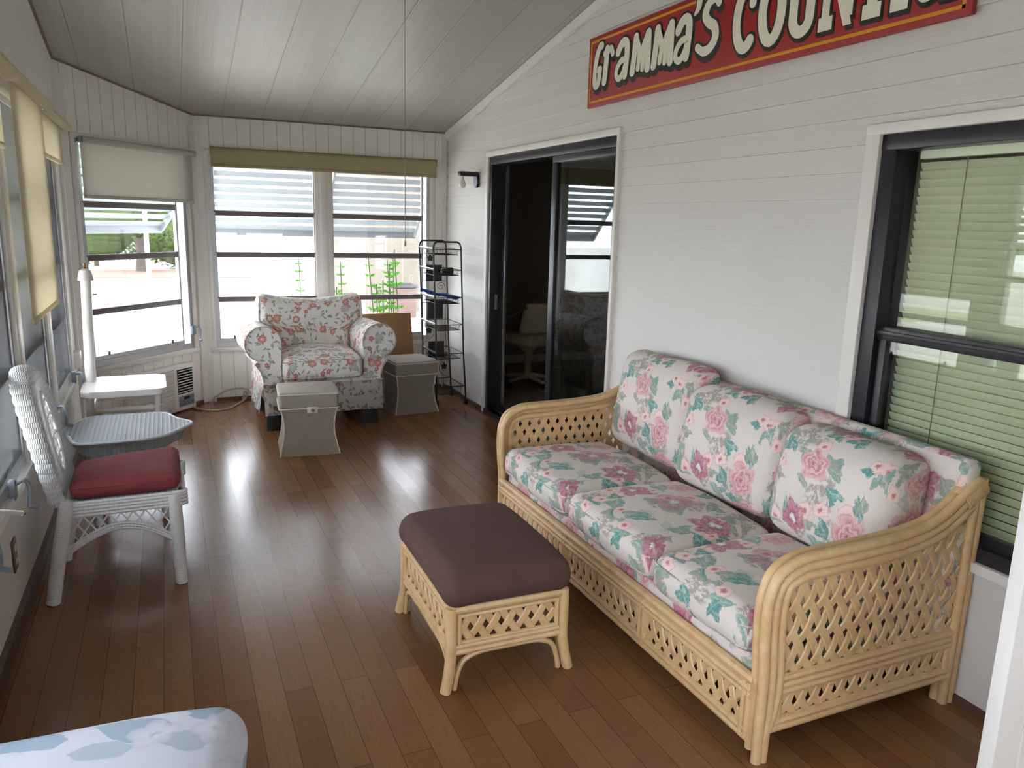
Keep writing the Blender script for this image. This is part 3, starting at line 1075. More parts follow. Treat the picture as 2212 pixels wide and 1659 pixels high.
# ------------------------------------------------------------------ window in the house wall
w = thing('window_1', None, None, (XW, WIN[0], 0), PI / 2, kind='structure')
ya, yb, za, zb = WIN
def wl(x0, ya_, z0, x1, yb_, z1):
    return (ya_ - ya, -(x1 - XW), z0), (yb_ - ya, -(x0 - XW), z1)
mb = MB()
for q in ((XW - .028, yb - .005, za - .03, XW + .02, yb + .058, zb + .002), (XW - .028, ya - .05, za - .03, XW + .02, ya + .005, zb + .002), (XW - .028, ya - .05, zb, XW + .02, yb + .058, zb + .038)):
    mb.bb(*wl(*q), .005)
mb.bb(*wl(XW - .036, ya - .05, za - .035, XW + .02, yb + .05, za), .004)
link('casing', mb, WHITE, w)
mb = MB()
for q in ((XW - .012, yb - .07, za, XW + .10, yb - .006, zb), (XW - .012, ya, za, XW + .10, ya + .085, zb), (XW - .012, ya, zb - .055, XW + .10, yb, zb - .002), (XW - .02, ya, za, XW + .10, yb, za + .05)):
    mb.bb(*wl(*q), .003)
link('frame', mb, BLACKF, w)
mb = MB()
mb.bb(*wl(XW + .005, ya + .05, 1.165, XW + .06, yb - .05, 1.215), .004)
mb.bb(*wl(XW - .002, ya + .05, 1.185, XW + .03, yb - .05, 1.20), .002)
mb.bb(*wl(XW + .005, yb - .11, za + .05, XW + .03, yb - .08, 1.17), .003)
mb.bb(*wl(XW + .005, ya + .08, za + .05, XW + .03, ya + .11, 1.17), .003)
mb.bb(*wl(XW + .005, ya + .08, za + .05, XW + .03, yb - .08, za + .085), .003)
link('sash', mb, BLACKF, w)
link('pane', MB().bb(*wl(XW + .044, ya + .08, 1.20, XW + .047, yb - .08, zb - .05)), WINGLASS, w, smooth=0)
link('pane', MB().bb(*wl(XW + .018, ya + .10, za + .08, XW + .021, yb - .10, 1.17)), WINGLASS, w, smooth=0)

bl = thing('venetian_blind', 'pale green venetian blind closed behind the dark framed house window', 'blind', (XW + .085, (ya + yb) / 2, 0))
BW = (yb - ya) - .20
link('headrail', MB().bb((-.015, -BW / 2, zb - .085), (.015, BW / 2, zb - .055), .003), BLINDG, bl)
for k in range(60):
    z = zb - .112 - k * .0290
    if z < za + .07:
        break
    mb = MB().sheet(lambda a, b: V((.002 - .016 * (a - .5) - .004 * math.cos((a - .5) * PI), (b - .5) * BW, z + (a - .5) * .0315)), 4, 1)
    bmesh.ops.solidify(mb.b, geom=list(mb.b.faces), thickness=.0006)
    link('slat', mb, BLINDG, bl)
for yy in (BW / 2 - .18, 0.0, -BW / 2 + .18):
    link('ladder_cord', MB().tube([(-.010, yy, zb - .08), (-.010, yy, za + .06)], .0016, 5), plain('cord_olive', '#7d8268', .8) if yy > 0.1 else bpy.data.materials['cord_olive'], bl)
link('bottom_rail', MB().bb((-.012, -BW / 2, za + .055), (.012, BW / 2, za + .07), .003), BLINDG, bl)

# white door leaf standing open, near right edge of the view
dd = thing('door_2', None, None, (1.693, .985, 0), 0, kind='structure')
mb = MB().bb((0, 0, .01), (.66, .036, 2.04), .003)
link('leaf', mb, WHITE2, dd)
mb = MB()
for q in (((.09, -.004, .2), (.57, .0, .9)), ((.09, -.004, 1.05), (.57, 0, 1.9))):
    mb.bb(*q, .003)
link('panel', mb, WHITE2, dd)

# ------------------------------------------------------------------ rattan sofa
SX, SY = 1.495, 1.525
sofa = thing('rattan_sofa', 'honey coloured rattan sofa with woven lattice arms along the siding wall', 'sofa', (SX, SY, 0))
SL = 1.985
prof = [(.002, .02), (.002, .264), (-.007, .384), (-.010, .486), (.001, .555), (.036, .612), (.115, .645), (.21, .650), (.31, .652), (.42, .655), (.52, .661), (.61, .675), (.68, .700), (.745, .742), (.80, .785), (.835, .80)]
prof = [(p.x, p.y) for p in catmull([(a, b, 0) for a, b in prof], 5)]
def at_z(poly, z):
    return [q for q in poly if q[1] >= z]
def arm(y, sgn, inner):
    """y: outer face of the arm; sgn: +1 towards the middle of the sofa is +y"""
    mb = MB()
    rp = .0158
    for k, off in enumerate((rp, rp + .028, rp + .056)):
        c = offset2(prof, -off)
        c = [q for q in c if q[1] > (.045 if k == 0 else .16)]
        if k == 0:
            c = [(c[0][0], 0.0)] + c
        if k == 1:
            c = [(.040, .0), (.042, .10)] + c
        if k == 2:                              # innermost pole sweeps down into the foot
            c = [(.028, .055), (.040, .095), (.062, .145)] + [q for q in c if q[1] > .19]
        # end of each pole at the rear post
        c = [q for q in c if q[0] < .83]
        mb.tube([(a, y + sgn * rp, z) for a, z in c], rp, 10)
    c = [q for q in offset2(prof, -rp) if .05 < q[1]]
    mb.tube([(a, y + sgn * (rp + .029), z) for a, z in [(c[0][0], .03)] + c if a < .83], rp, 10)
    link('arm_frame', mb, RATTAN, sofa)
    mb = MB()                                   # rear post and its foot
    for px, zt in ((.820, .765), (.848, .79)):
        mb.tube([(px - .004, y + sgn * rp, 0.0), (px, y + sgn * rp, zt * .5), (px + .003, y + sgn * rp, zt)], rp, 10)
        mb.tube([(px - .004, y + sgn * (rp + .029), .0), (px + .003, y + sgn * (rp + .029), zt)], rp, 10)
    link('rear_post', mb, RATTAN, sofa)
    mb = MB()                                   # cane binding near the top of the rear post
    for k in range(13):
        t = k / 12
        cx, czz = .765 + .075 * t, .748 + .047 * t
        ring = []
        for j in range(12):
            a = 2 * PI * j / 12
            e = (.040 * math.cos(a), .034 * math.sin(a))
            ring.append((cx - .53 * e[0] * .9 + .012, y + sgn * .03 + e[1], czz - .03 + .8 * e[0]))
        mb.tube(ring, .0042, 6, closed=True)
    link('cane_binding', mb, RATTAN, sofa)
    mb = MB()
    for z in (.262, .240, .218):
        mb.tube([(.085, y + sgn * rp, z), (.815, y + sgn * rp, z)], .0125, 8)
    for z in (.124, .102):
        mb.tube([(.04, y + sgn * rp, z), (.815, y + sgn * rp, z)], .0135, 8)
    for px in (.082, .80):
        mb.tube([(px, y + sgn * rp, .11), (px, y + sgn * rp, .22)], .011, 8)
    link('side_rail', mb, RATTAN, sofa)
    inset = offset2(prof, -.078)
    up = [q for q in inset if q[1] > .30 and q[0] < .79]
    poly = [(.083, .268)] + up + [(.805, .72), (.805, .268)]
    mp = lambda u, v, t: V((u, y + sgn * (rp + .004) - sgn * t, v))
    mb = MB()
    lattice(mb, poly, R(60), .0535, 0.0285, .0040, mp, .0034)
    link('lattice_panel', mb, RATTAN, sofa)
    mb = MB()
    lattice(mb, [(.088, .128), (.80, .128), (.80, .214), (.088, .214)], R(60), .0535, 0.0285, .0040, mp, .0034)
    link('lattice_panel', mb, RATTAN, sofa)
arm(0.0, 1, 0)
arm(SL, -1, 0)

# front apron
ys = [.050, .615, 1.225, SL - .050]
mb = MB()
for z, dx, r in ((.254, .012, .0165), (.226, .004, .013), (.205, .004, .011), (.088, .006, .013), (.066, .006, .013)):
    mb.tube([(dx, ys[0] - .01, z), (dx, ys[-1] + .01, z)], r, 8)
for yy in ys:
    for o in ((-.013, .013) if ys[0] < yy < ys[-1] else (0, .022 if yy == ys[0] else -.022)):
        mb.tube([(.004, yy + o, .06), (.004, yy + o, .245)], .0115, 8)
link('front_rail', mb, RATTAN, sofa)
for a, b in zip(ys, ys[1:]):
    mb = MB()
    lattice(mb, [(a + .02, .096), (b - .02, .096), (b - .02, .203), (a + .02, .203)], R(60), .0535, 0.0285, .0040, lambda u, v, t: V((.006 - t, u, v)), .0034)
    link('lattice_panel', mb, RATTAN, sofa)
mb = MB()                                       # sprung deck and frame rails under the cushions
mb.bb((.03, .06, .20), (.80, SL - .06, .305), .03, 3)
link('seat_deck', mb, PEONY, sofa, uvs=1.0, uvoff=(.4, .2))
mb = MB()
mb.bb((.80, .06, .11), (.825, SL - .06, .3))
link('under_frame', mb, RATTAN, sofa)
def backw(p):
    return V((p.x + .785 + (p.z) * .12, p.y + SL / 2, p.z + .545))
link('back_panel', MB().cushion((.075, SL - .035, .61), .032, (.0, 0, .008), backw), PEONY, sofa, uvs=1.0, uvoff=(1.3, .6))

# loose cushions lie on the sofa
SEG = [(.065, .575), (.580, 1.212), (1.220, 1.885)]
seatlab = ['floral seat cushion nearest the camera, beside the near rattan arm', 'floral seat cushion in the middle of the rattan sofa', 'floral seat cushion at the far end of the rattan sofa']
def piping(path, r=.0042):
    return MB().tube(path, r, 6, closed=True)
def rrect(hx_, hy_, r, n=6):
    out = []
    for cx, cy, a0 in ((hx_ - r, hy_ - r, 0), (-hx_ + r, hy_ - r, 90), (-hx_ + r, -hy_ + r, 180), (hx_ - r, -hy_ + r, 270)):
        for k in range(n + 1):
            a = R(a0 + 90 * k / n)
            out.append((cx + r * math.cos(a), cy + r * math.sin(a)))
    # subdivide straight runs
    res = []
    for i in range(len(out)):
        p, q = out[i], out[(i + 1) % len(out)]
        dlen = math.hypot(q[0] - p[0], q[1] - p[1])
        m = max(1, int(dlen / .05))
        for j in range(m):
            res.append((p[0] + (q[0] - p[0]) * j / m, p[1] + (q[1] - p[1]) * j / m))
    return res
for i, ((a, b), lab) in enumerate(zip(SEG, seatlab)):
    Lc = b - a
    cu = thing('seat_cushion', lab, 'cushion', (SX + .275, SY + (a + b) / 2, .305), 0, 'seat cushions of the rattan sofa')
    wv = lambda p: V((p.x, p.y, p.z + .07 + .006 * math.sin(9 * p.y + i) * (p.x / .3)))
    link('cover', MB().cushion((.575, Lc - .004, .138), .052, (.012, .006, .026), wv), PEONY, cu, uvs=1.0, uvoff=(.31, .77), wrap=(2, 1))
    ro = rrect(.288, Lc / 2 + .0, .055)
    for zz in (.104, .036):
        link('piping', piping([(x, y, zz + .003 * math.sin(9 * y + i)) for x, y in ro], .0035), PEONY, cu, uvs=1.0, uvoff=(.3, 1.9))
BK = [(.125, .660, .395, .215, 'plump floral back cushion leaning beside the near rattan arm'), (.655, 1.262, .425, .195, 'floral back cushion in the middle of the sofa, overlapping its far neighbour'), (1.255, 1.93, .470, .18, 'floral back cushion at the far arm, tallest of the three')]
for i, (a, b, hgt, tk, lab) in enumerate(BK):
    lean = R(11)
    back = .045 if i == 2 else 0.0
    cu = thing('back_cushion', lab, 'cushion', (SX + .645 + back, SY + (a + b) / 2, .436), R((-1.5, 2.0, -1.0)[i]), 'back cushions of the rattan sofa')
    def wb(p, hgt=hgt, i=i):
        z = p.z + hgt / 2
        x = p.x + math.tan(lean) * z * .75
        sag = .018 * math.cos(p.y * 5.0 + i * 1.3) * (z / hgt)
        ear = .014 * (abs(p.y) / .32) ** 3 * (1 if z > hgt * .6 else -.3)
        return V((x, p.y * (1 - .03 * (z / hgt)), z + ear - abs(sag) * .6))
    link('cover', MB().cushion((tk, b - a, hgt), .075, (.036, .006, .022), wb, k=6, inner=10), PEONY, cu, uvs=1.0, uvoff=(.31, .12), wrap=(0, -1))

# ------------------------------------------------------------------ rattan footstool with brown cushion
ot = thing('rattan_footstool', 'rattan lattice footstool with dark brown suede top in front of the sofa', 'footstool', (1.003, 2.497, 0), R(-.8))
OX, OY = .207, .287
for sx in (-1, 1):
    for sy in (-1, 1):
        mb = MB()
        x, y = sx * OX, sy * OY
        mb.tube(catmull([(x + sx * .022, y + sy * .010, 0), (x + sx * .010, y + sy * .006, .055), (x + sx * .001, y, .12), (x, y, .2), (x, y, .302)], 5), .0195, 12)
        link('leg', mb, RATTAN, ot)
for ax in (0, 1):
    for sg in (-1, 1):
        A = OX if ax == 0 else OY
        Fx = OY if ax == 0 else OX
        mp = (lambda u, v, t, Fx=Fx, sg=sg: V((u, sg * (Fx + .001) + sg * t, v))) if ax == 0 else (lambda u, v, t, Fx=Fx, sg=sg: V((sg * (Fx + .001) + sg * t, u, v)))
        mb = MB()
        for z, r in ((.292, .0155), (.158, .0115), (.138, .0125)):
            mb.tube([mp(-A, z, 0), mp(A, z, 0)], r, 8)
        for z in (.268, .172):
            mb.tube([mp(-A + .02, z, .004), mp(A - .02, z, .004)], .0075, 8)
        for u in (-A + .027, A - .027):
            mb.tube([mp(u, .168, .004), mp(u, .272, .004)], .0085, 8)
        c = [(-A + .012, 0), (-A + .022, .055), (-A + .042, .100), (-A + .085, .121), (-A + .13, .126), (0, .126), (A - .13, .126), (A - .085, .121), (A - .042, .1), (A - .022, .055), (A - .012, 0)]
        mb.tube([mp(u, z, 0) for u, z in [(p.x, p.y) for p in catmull([(q[0], q[1], 0) for q in c], 4)]], .0092, 8)
        link('side_rail', mb, RATTAN, ot)
        mb = MB()
        lattice(mb, [(-A + .036, .176), (A - .036, .176), (A - .036, .266), (-A + .036, .266)], R(56), .056, .0275, .0040, mp, .0032)
        link('lattice_panel', mb, RATTAN, ot)
link('cushion', MB().cushion((.470, .640, .125), (.055, .055, .06), (.004, .006, .014), lambda p: V((p.x, p.y, p.z + .362 - .020 * (abs(p.x) / .24) ** 4 * (abs(p.y) / .32) ** 4)), k=6), SUEDE, ot, uvs=1.0)

# ------------------------------------------------------------------ armchair with loose floral cover
ac = thing('armchair', 'white roll-arm armchair in a coral flowered loose cover by the far window', 'armchair', (1.025, 5.80, 0))
ARM_IN, ARM_C, ARM_R = .300, .425, .128
def armprof(sx):
    pts = [(ARM_IN, .30)]
    pts.append((ARM_IN - .002, .60))
    for k in range(0, 15):
        a = R(172 - k * 17.5)
        pts.append((ARM_C + ARM_R * math.cos(a), .645 + ARM_R * math.sin(a)))
    pts += [(ARM_C + .062, .50), (ARM_C + .022, .44), (ARM_C + .008, .38), (ARM_C + .012, .30)]
    return [(sx * u, v) for u, v in pts]
for sx in (-1, 1):
    P = armprof(sx)
    mb = MB()
    n = 12
    rings = []
    for j in range(n + 1):
        t = j / n
        yy = -.055 + t * .66
        dip = -.030 * t ** 1.2
        grow = 1.0 if 0 < j < n else .97
        ring = []
        for u, v in P:
            vv = .645 + (v - .645) * grow + (dip if v > .45 else 0)
            uu = sx * ARM_C + (u - sx * ARM_C) * grow
            ring.append(mb.b.verts.new((uu + sx * .012 * t, yy - (.0 if 0 < j < n else (-.006 if j == 0 else .006)), vv)))
        rings.append(ring)
    for A, B in zip(rings, rings[1:]):
        for k in range(len(P)):
            mb.face([A[k], A[(k + 1) % len(P)], B[(k + 1) % len(P)], B[k]])
    mb.face(rings[0]); mb.face(rings[-1][::-1])
    link('arm', mb, FOLK, ac, smooth=50, uvs=1.0, uvoff=(.2 * sx, .4))
    link('arm_piping', MB().tube([(u, -.058, v) for u, v in P[1:-1]], .0045, 6), plain('sage_piping', '#b5b2a4', .8) if sx < 0 else bpy.data.materials['sage_piping'], ac)
# body under the seat, and the skirt with its split corners
link('base', MB().bb((-.42, -.04, .17), (.42, .72, .40), .03, 2), FOLK, ac, uvs=1.0)
def skirt_panel(p0, p1, out, seed, ztop=.345, zb=.112):
    p0, p1, out = V(p0), V(p1), V(out)
    ln = (p1 - p0).length
    def fn(a, b):
        p = p0.lerp(p1, a)
        z = ztop + (zb - ztop) * b
        wv = .006 * math.sin(a * ln * 24 + seed) * b + .003 * math.sin(a * ln * 61 + seed * 2) * b
        fl = .022 * b
        return p + out * (fl + wv) + V((0, 0, z))
    mb = MB().sheet(fn, 24, 6)
    bmesh.ops.solidify(mb.b, geom=list(mb.b.faces), thickness=.004)
    return mb
for nm, a, b, o, sd, zb in (('skirt', (-.432, -.052, 0), (.445, -.052, 0), (0, -1, 0), 1.0, .118), ('skirt', (-.437, .70, 0), (-.437, -.03, 0), (-1.4, 0, 0), 2.2, .125), ('skirt', (.447, -.03, 0), (.447, .70, 0), (1.4, 0, 0), 3.1, .125), ('skirt', (.44, .735, 0), (-.43, .735, 0), (0, 1, 0), .4, .125)):
    link(nm, skirt_panel(a, b, o, sd, zb=zb), FOLK, ac, uvs=1.0, uvoff=(.6, .15))
link('skirt_welt', MB().tube([(-.43, -.056, .345), (.445, -.056, .345)], .005, 6), FOLK, ac, uvs=1.0)
link('seat_cushion', MB().cushion((.594, .66, .165), .05, (.0, .012, .045), lambda p: V((p.x, p.y + .235, p.z + .452))), FOLK, ac, uvs=1.0, uvoff=(.9, .33), wrap=(2, 1))
for zz in (.505, .392):
    link('seat_welt', MB().tube([(x, y + .235, zz + .018 * (1 - (x / .3) ** 2) * (1 if zz > .45 else -.3)) for x, y in rrect(.297, .334, .045)], .004, 6, closed=True), FOLK, ac, uvs=1.0)
def backwarp(p):
    z = p.z + .66
    s = min(1, max(0, (z - .655) / .075))
    s = s * s * (3 - 2 * s)
    wx = .715 + .285 * s
    if z > .74:
        wx *= 1 - .03 * (z - .74) / .16
    x = p.x * wx
    top = .062 * (x / .42) ** 2 * max(0, (z - .6) / .3)
    return V((x + .012, p.y + .52 + .20 * (z - .45), z + top))
link('backrest', MB().cushion((.85, .20, .49), .075, (0, .035, .0), backwarp, k=6, inner=14), FOLK, ac, uvs=1.0, uvoff=(.05, .5), wrap=(1, -1))
edge = []
for t in range(41):
    a = t / 40
    if a < .25:
        q = (-.405, -.02 + .26 * (a / .25) * .9)
    elif a > .75:
        q = (.405, -.02 + .26 * ((1 - a) / .25) * .9)
    else:
        q = (-.405 + .81 * (a - .25) / .5, .222)
    edge.append(backwarp(V((q[0], -.085, q[1]))))
link('back_piping', MB().tube(edge, .006, 6), FOLK, ac, uvs=1.0)
for x, y in ((-.36, .0), (.35, .0), (-.36, .66), (.35, .66)):
    mb = MB().prism([(-.055, -.055), (.055, -.055), (.055, .055), (-.055, .055)], lambda u, v, t, x=x, y=y: V((x + u * (1.0 + .12 * (t < .01)), y + v * (1.0 + .12 * (t < .01)), t)), 0, .175)
    lg = link('leg', mb, BLACK, ac)
    lg['label'] = 'black block riser'

# ------------------------------------------------------------------ linen storage stools
def pouf(name, lab, loc, rz, w, dpt, h, tab, topmat):
    r = thing(name, lab, 'stool', loc, rz, 'waisted linen storage stools')
    def body_hw(z):
        t = z / h
        return 1.0 - .165 * math.sin(PI * min(1, t * 1.02)) ** 1.15
    mb = MB()
    rings = []
    zs_ = [h * .775 * i / 12 for i in range(13)]
    for z in zs_:
        k = body_hw(z * 1.08)
        rings.append([mb.b.verts.new((sx * w / 2 * k, sy * dpt / 2 * k, z)) for sx, sy in ((-1, -1), (0, -1), (1, -1), (1, 0), (1, 1), (0, 1), (-1, 1), (-1, 0))])
    for A, B in zip(rings, rings[1:]):
        for k in range(8):
            mb.face([A[k], A[(k + 1) % 8], B[(k + 1) % 8], B[k]])
    mb.face(rings[0][::-1]); mb.face(rings[-1])
    link('body', mb, LINEN, r, smooth=30)
    for sx in (-1, 1):
        for sy in (-1, 1):
            link('edge_piping', MB().tube([(sx * w / 2 * body_hw(z * 1.08), sy * dpt / 2 * body_hw(z * 1.08), z) for z in zs_], .0048, 6), PIPING, r)
    lw = w * .985
    lid = link('lid', MB().cushion((lw, dpt * .985, h * .235), .018, (0, 0, .010), lambda p: V((p.x, p.y, p.z + h * .885))), LINEN, r)
    link('lid_top', MB().cushion((lw - .004, dpt * .985 - .004, .016), .007, (0, 0, .009), lambda p: V((p.x, p.y, p.z + h * 1.0 + .006 + .010 * max(0, 1 - (2 * p.x / lw) ** 2) * max(0, 1 - (2 * p.y / dpt) ** 2)))), topmat, lid)
    for zz in (h * 1.0, h * .772):
        link('lid_piping', MB().tube([(x, y, zz) for x, y in rrect(lw / 2 + .001, dpt * .4925 + .001, .02)], .0045, 6, closed=True), PIPING, lid)
    if tab:
        tb = link('tab', MB().bb((-.03 + .015, -dpt / 2 - .008, h * .70), (.03 + .025, -dpt / 2 + .006, h * .80), .006), PIPING, r)
        link('ring', MB().lathe([(.006, -.003), (.012, -.002), (.012, .003), (.006, .004)], (.02, -dpt / 2 - .010, h * .748), 16, 'y'), SASH, tb)
    return r
pouf('storage_stool', 'waisted grey linen storage stool with tab front, standing before the armchair', (.815, 5.21, 0), R(-5), .385, .35, .415, True, LINENTOP)
pouf('storage_stool', 'waisted grey linen storage stool beside the black wire rack', (1.785, 6.105, 0), R(6), .375, .37, .415, False, LINENTOP)

# ------------------------------------------------------------------ flattened cardboard box
cb = thing('cardboard_sheet', 'flattened brown cardboard box leaning under the far window', 'cardboard', (1.73, 6.60, 0))
def cw(p):
    return V((p.x, p.y + .20 * p.z / .72, p.z))
mb = MB().bb((-.30, -.008, .002), (.275, .008, .72), .002).move(cw)
link('board', mb, CARD, cb)
mb = MB().bb((-.30, -.013, .01), (-.115, -.0085, .717), .001).move(cw)
link('overlapping_flap', mb, plain('light_card', '#b58f6b', .85, .05), cb)

# ------------------------------------------------------------------ wire rack in the corner
rk = thing('wire_rack', 'tall black wire rack of six baskets with leaf scrolls in the far corner', 'rack', (2.165, 6.11, 0))
RW, RD = .132, .38
def lean(p):
    return V((p.x - .052 * p.z / 1.38, p.y, p.z))
for yy in (0.0, RD):
    pts = [(-RW, yy, .055)] + [(-RW + .012, yy, z) for z in (.5, 1.0, 1.335)] + [(-RW + .022, yy, 1.365), (-RW + .045, yy, 1.38), (RW - .045, yy, 1.38), (RW - .022, yy, 1.365), (RW - .012, yy, 1.335)] + [(RW - .012, yy, z) for z in (1.0, .5)] + [(RW, yy, .055)]
    link('end_frame', MB().tube([lean(V(p)) for p in pts], .0075, 8), IRON, rk)
LV = [(1.318, .045), (1.150, .045), (.922, .05), (.695, .05), (.450, .05), (.165, .07)]
for z, hh in LV:
    mb = MB()
    w_ = RW - .012
    top = [(-w_, 0, z), (w_, 0, z), (w_, RD, z), (-w_, RD, z)]
    bt = [(-w_ + .02, .02, z - hh), (w_ - .02, .02, z - hh), (w_ - .02, RD - .02, z - hh), (-w_ + .02, RD - .02, z - hh)]
    for q, r_ in ((top, .0038), (bt, .003)):
        for i in range(4):
            mb.tube([lean(V(q[i])), lean(V(q[(i + 1) % 4]))], r_, 6)
    for i in range(4):
        a, b, c, d_ = V(top[i]), V(top[(i + 1) % 4]), V(bt[i]), V(bt[(i + 1) % 4])
        nn = 9 if i % 2 == 0 else 14
        for k in range(1, nn):
            mb.tube([lean(a.lerp(b, k / nn)), lean(c.lerp(d_, k / nn))], .0013, 4)
    for k in range(1, 14):
        t = k / 14
        mb.tube([lean(V(bt[0]).lerp(V(bt[3]), t)), lean(V(bt[1]).lerp(V(bt[2]), t))], .0013, 4)
    link('basket', mb, IRON, rk)
    link('end_bar', MB().tube([lean(V((-w_ - .002, 0, z + .012))), lean(V((-w_ - .002, RD, z + .012)))], .0045, 6), CHROME, rk)
def leaf_scroll(cx, cz_, flip):
    mb = MB()
    pts = []
    for k in range(26):
        a = k / 25 * 2.1 * PI * 1.25
        rr = .042 * (1 - .62 * k / 25)
        pts.append(lean(V((cx + flip * rr * math.cos(a + 3.6), RD, cz_ + .05 + rr * math.sin(a + 3.6)))))
    mb.tube(pts, .0026, 6)
    mb.tube([lean(V(p)) for p in catmull([(cx - flip * .035, RD, cz_ + .02), (cx - flip * .045, RD, cz_ - .03), (cx - flip * .01, RD, cz_ - .075), (cx + flip * .045, RD, cz_ - .10)], 5)], .0026, 6)
    lf = []
    for k in range(20):
        a = 2 * PI * k / 20
        rr = .030 * (.62 + .38 * abs(math.cos(2.5 * a)))
        lf.append((rr * math.cos(a + PI / 2), rr * math.sin(a + PI / 2)))
    mb.prism(lf, lambda u, v, t: lean(V((cx + u, RD + t, cz_ + v))), -.006, -.001)
    link('leaf_scroll', mb, IRON, rk)
leaf_scroll(-.03, 1.23, 1)
leaf_scroll(-.06, .60, -1)
leaf_scroll(.07, .27, 1)
mb = MB()
pts = [lean(V((.06 + .04 * (1 - k / 26) * math.cos(k * .42), RD, .985 + .04 * (1 - k / 26) * math.sin(k * .42)))) for k in range(24)]
mb.tube(pts, .0026, 6)
for z in (1.03, .845, .37):
    mb.tube([lean(V((-RW + .01, RD, z))), lean(V((RW - .01, RD, z)))], .003, 6)
link('scroll', mb, IRON, rk)
for z in (1.10, .775, .43):
    link('plate', MB().bb(lean(V((-.075, RD - .012, z - .072))), lean(V((.075, RD - .006, z + .072))), .002), BLACK, rk)
for x in (-RW, RW):
    for yy in (0, RD):
        cs = link('caster', MB().lathe([(.008, -.012), (.024, -.010), (.024, .010), (.008, .012)], (x, yy, .0245), 14, 'x'), BLACK, rk)

bs = thing('scoop', 'bright blue plastic scoop lying on the third basket of the rack', 'scoop', (2.055, 6.165, .895), R(4))
mb = MB()
def scoop(a, b):
    w_ = .018 + .075 * min(1, max(0, (a - .35) / .4)) ** 1.2
    return V((-.115 + .29 * a, (b - .5) * 2 * w_ + .04, .088 - .09 * a + .03 * (2 * b - 1) ** 2 * (a > .35) * min(1, (a - .3) * 2)))
mb.sheet(scoop, 18, 8)
bmesh.ops.solidify(mb.b, geom=list(mb.b.faces), thickness=.006)
link('blade', mb, BLUEP, bs)
link('handle', MB().tube([(-.145, .04, .096), (-.02, .04, .058), (.04, .04, .040)], [.013, .014, .008], 10), BLUEP, bs)

tag(link('hose_nozzle', MB().lathe([(.012, -.05), (.02, -.045), (.022, .0), (.03, .02), (.028, .05), (.012, .055)], (0, 0, 0), 14, 'x'), BLACK, None, (2.15, 6.22, 1.138)),
    'small black nozzle lying in the second basket of the rack', 'nozzle')

# ------------------------------------------------------------------ wall light by the door
wlgt = thing('wall_light', 'black wall light with a bare bulb left of the sliding door', 'lamp', (XW - .012, 6.07, 1.885))
mb = MB()
out = []
for k in range(24):
    a = 2 * PI * k / 24
    out.append((.040 * math.cos(a), -.012 + (.062 if math.sin(a) > 0 else .055) * math.sin(a)))
mb.prism(out, lambda u, v, t: V((-t, u, v)), 0, .022)
link('backplate', mb, BLACKF, wlgt)
link('arm', MB().bb((-.165, -.032, .022), (-.005, .032, .058), .008), BLACK, wlgt)
link('bulb', MB().lathe([(.012, .022), (.013, .0), (.017, -.010), (.029, -.032), (.031, -.046), (.026, -.063), (.012, -.073), (.001, -.075)], (-.135, 0, 0), 18), plain('opal_bulb', '#e8e4da', .15, .01), wlgt)

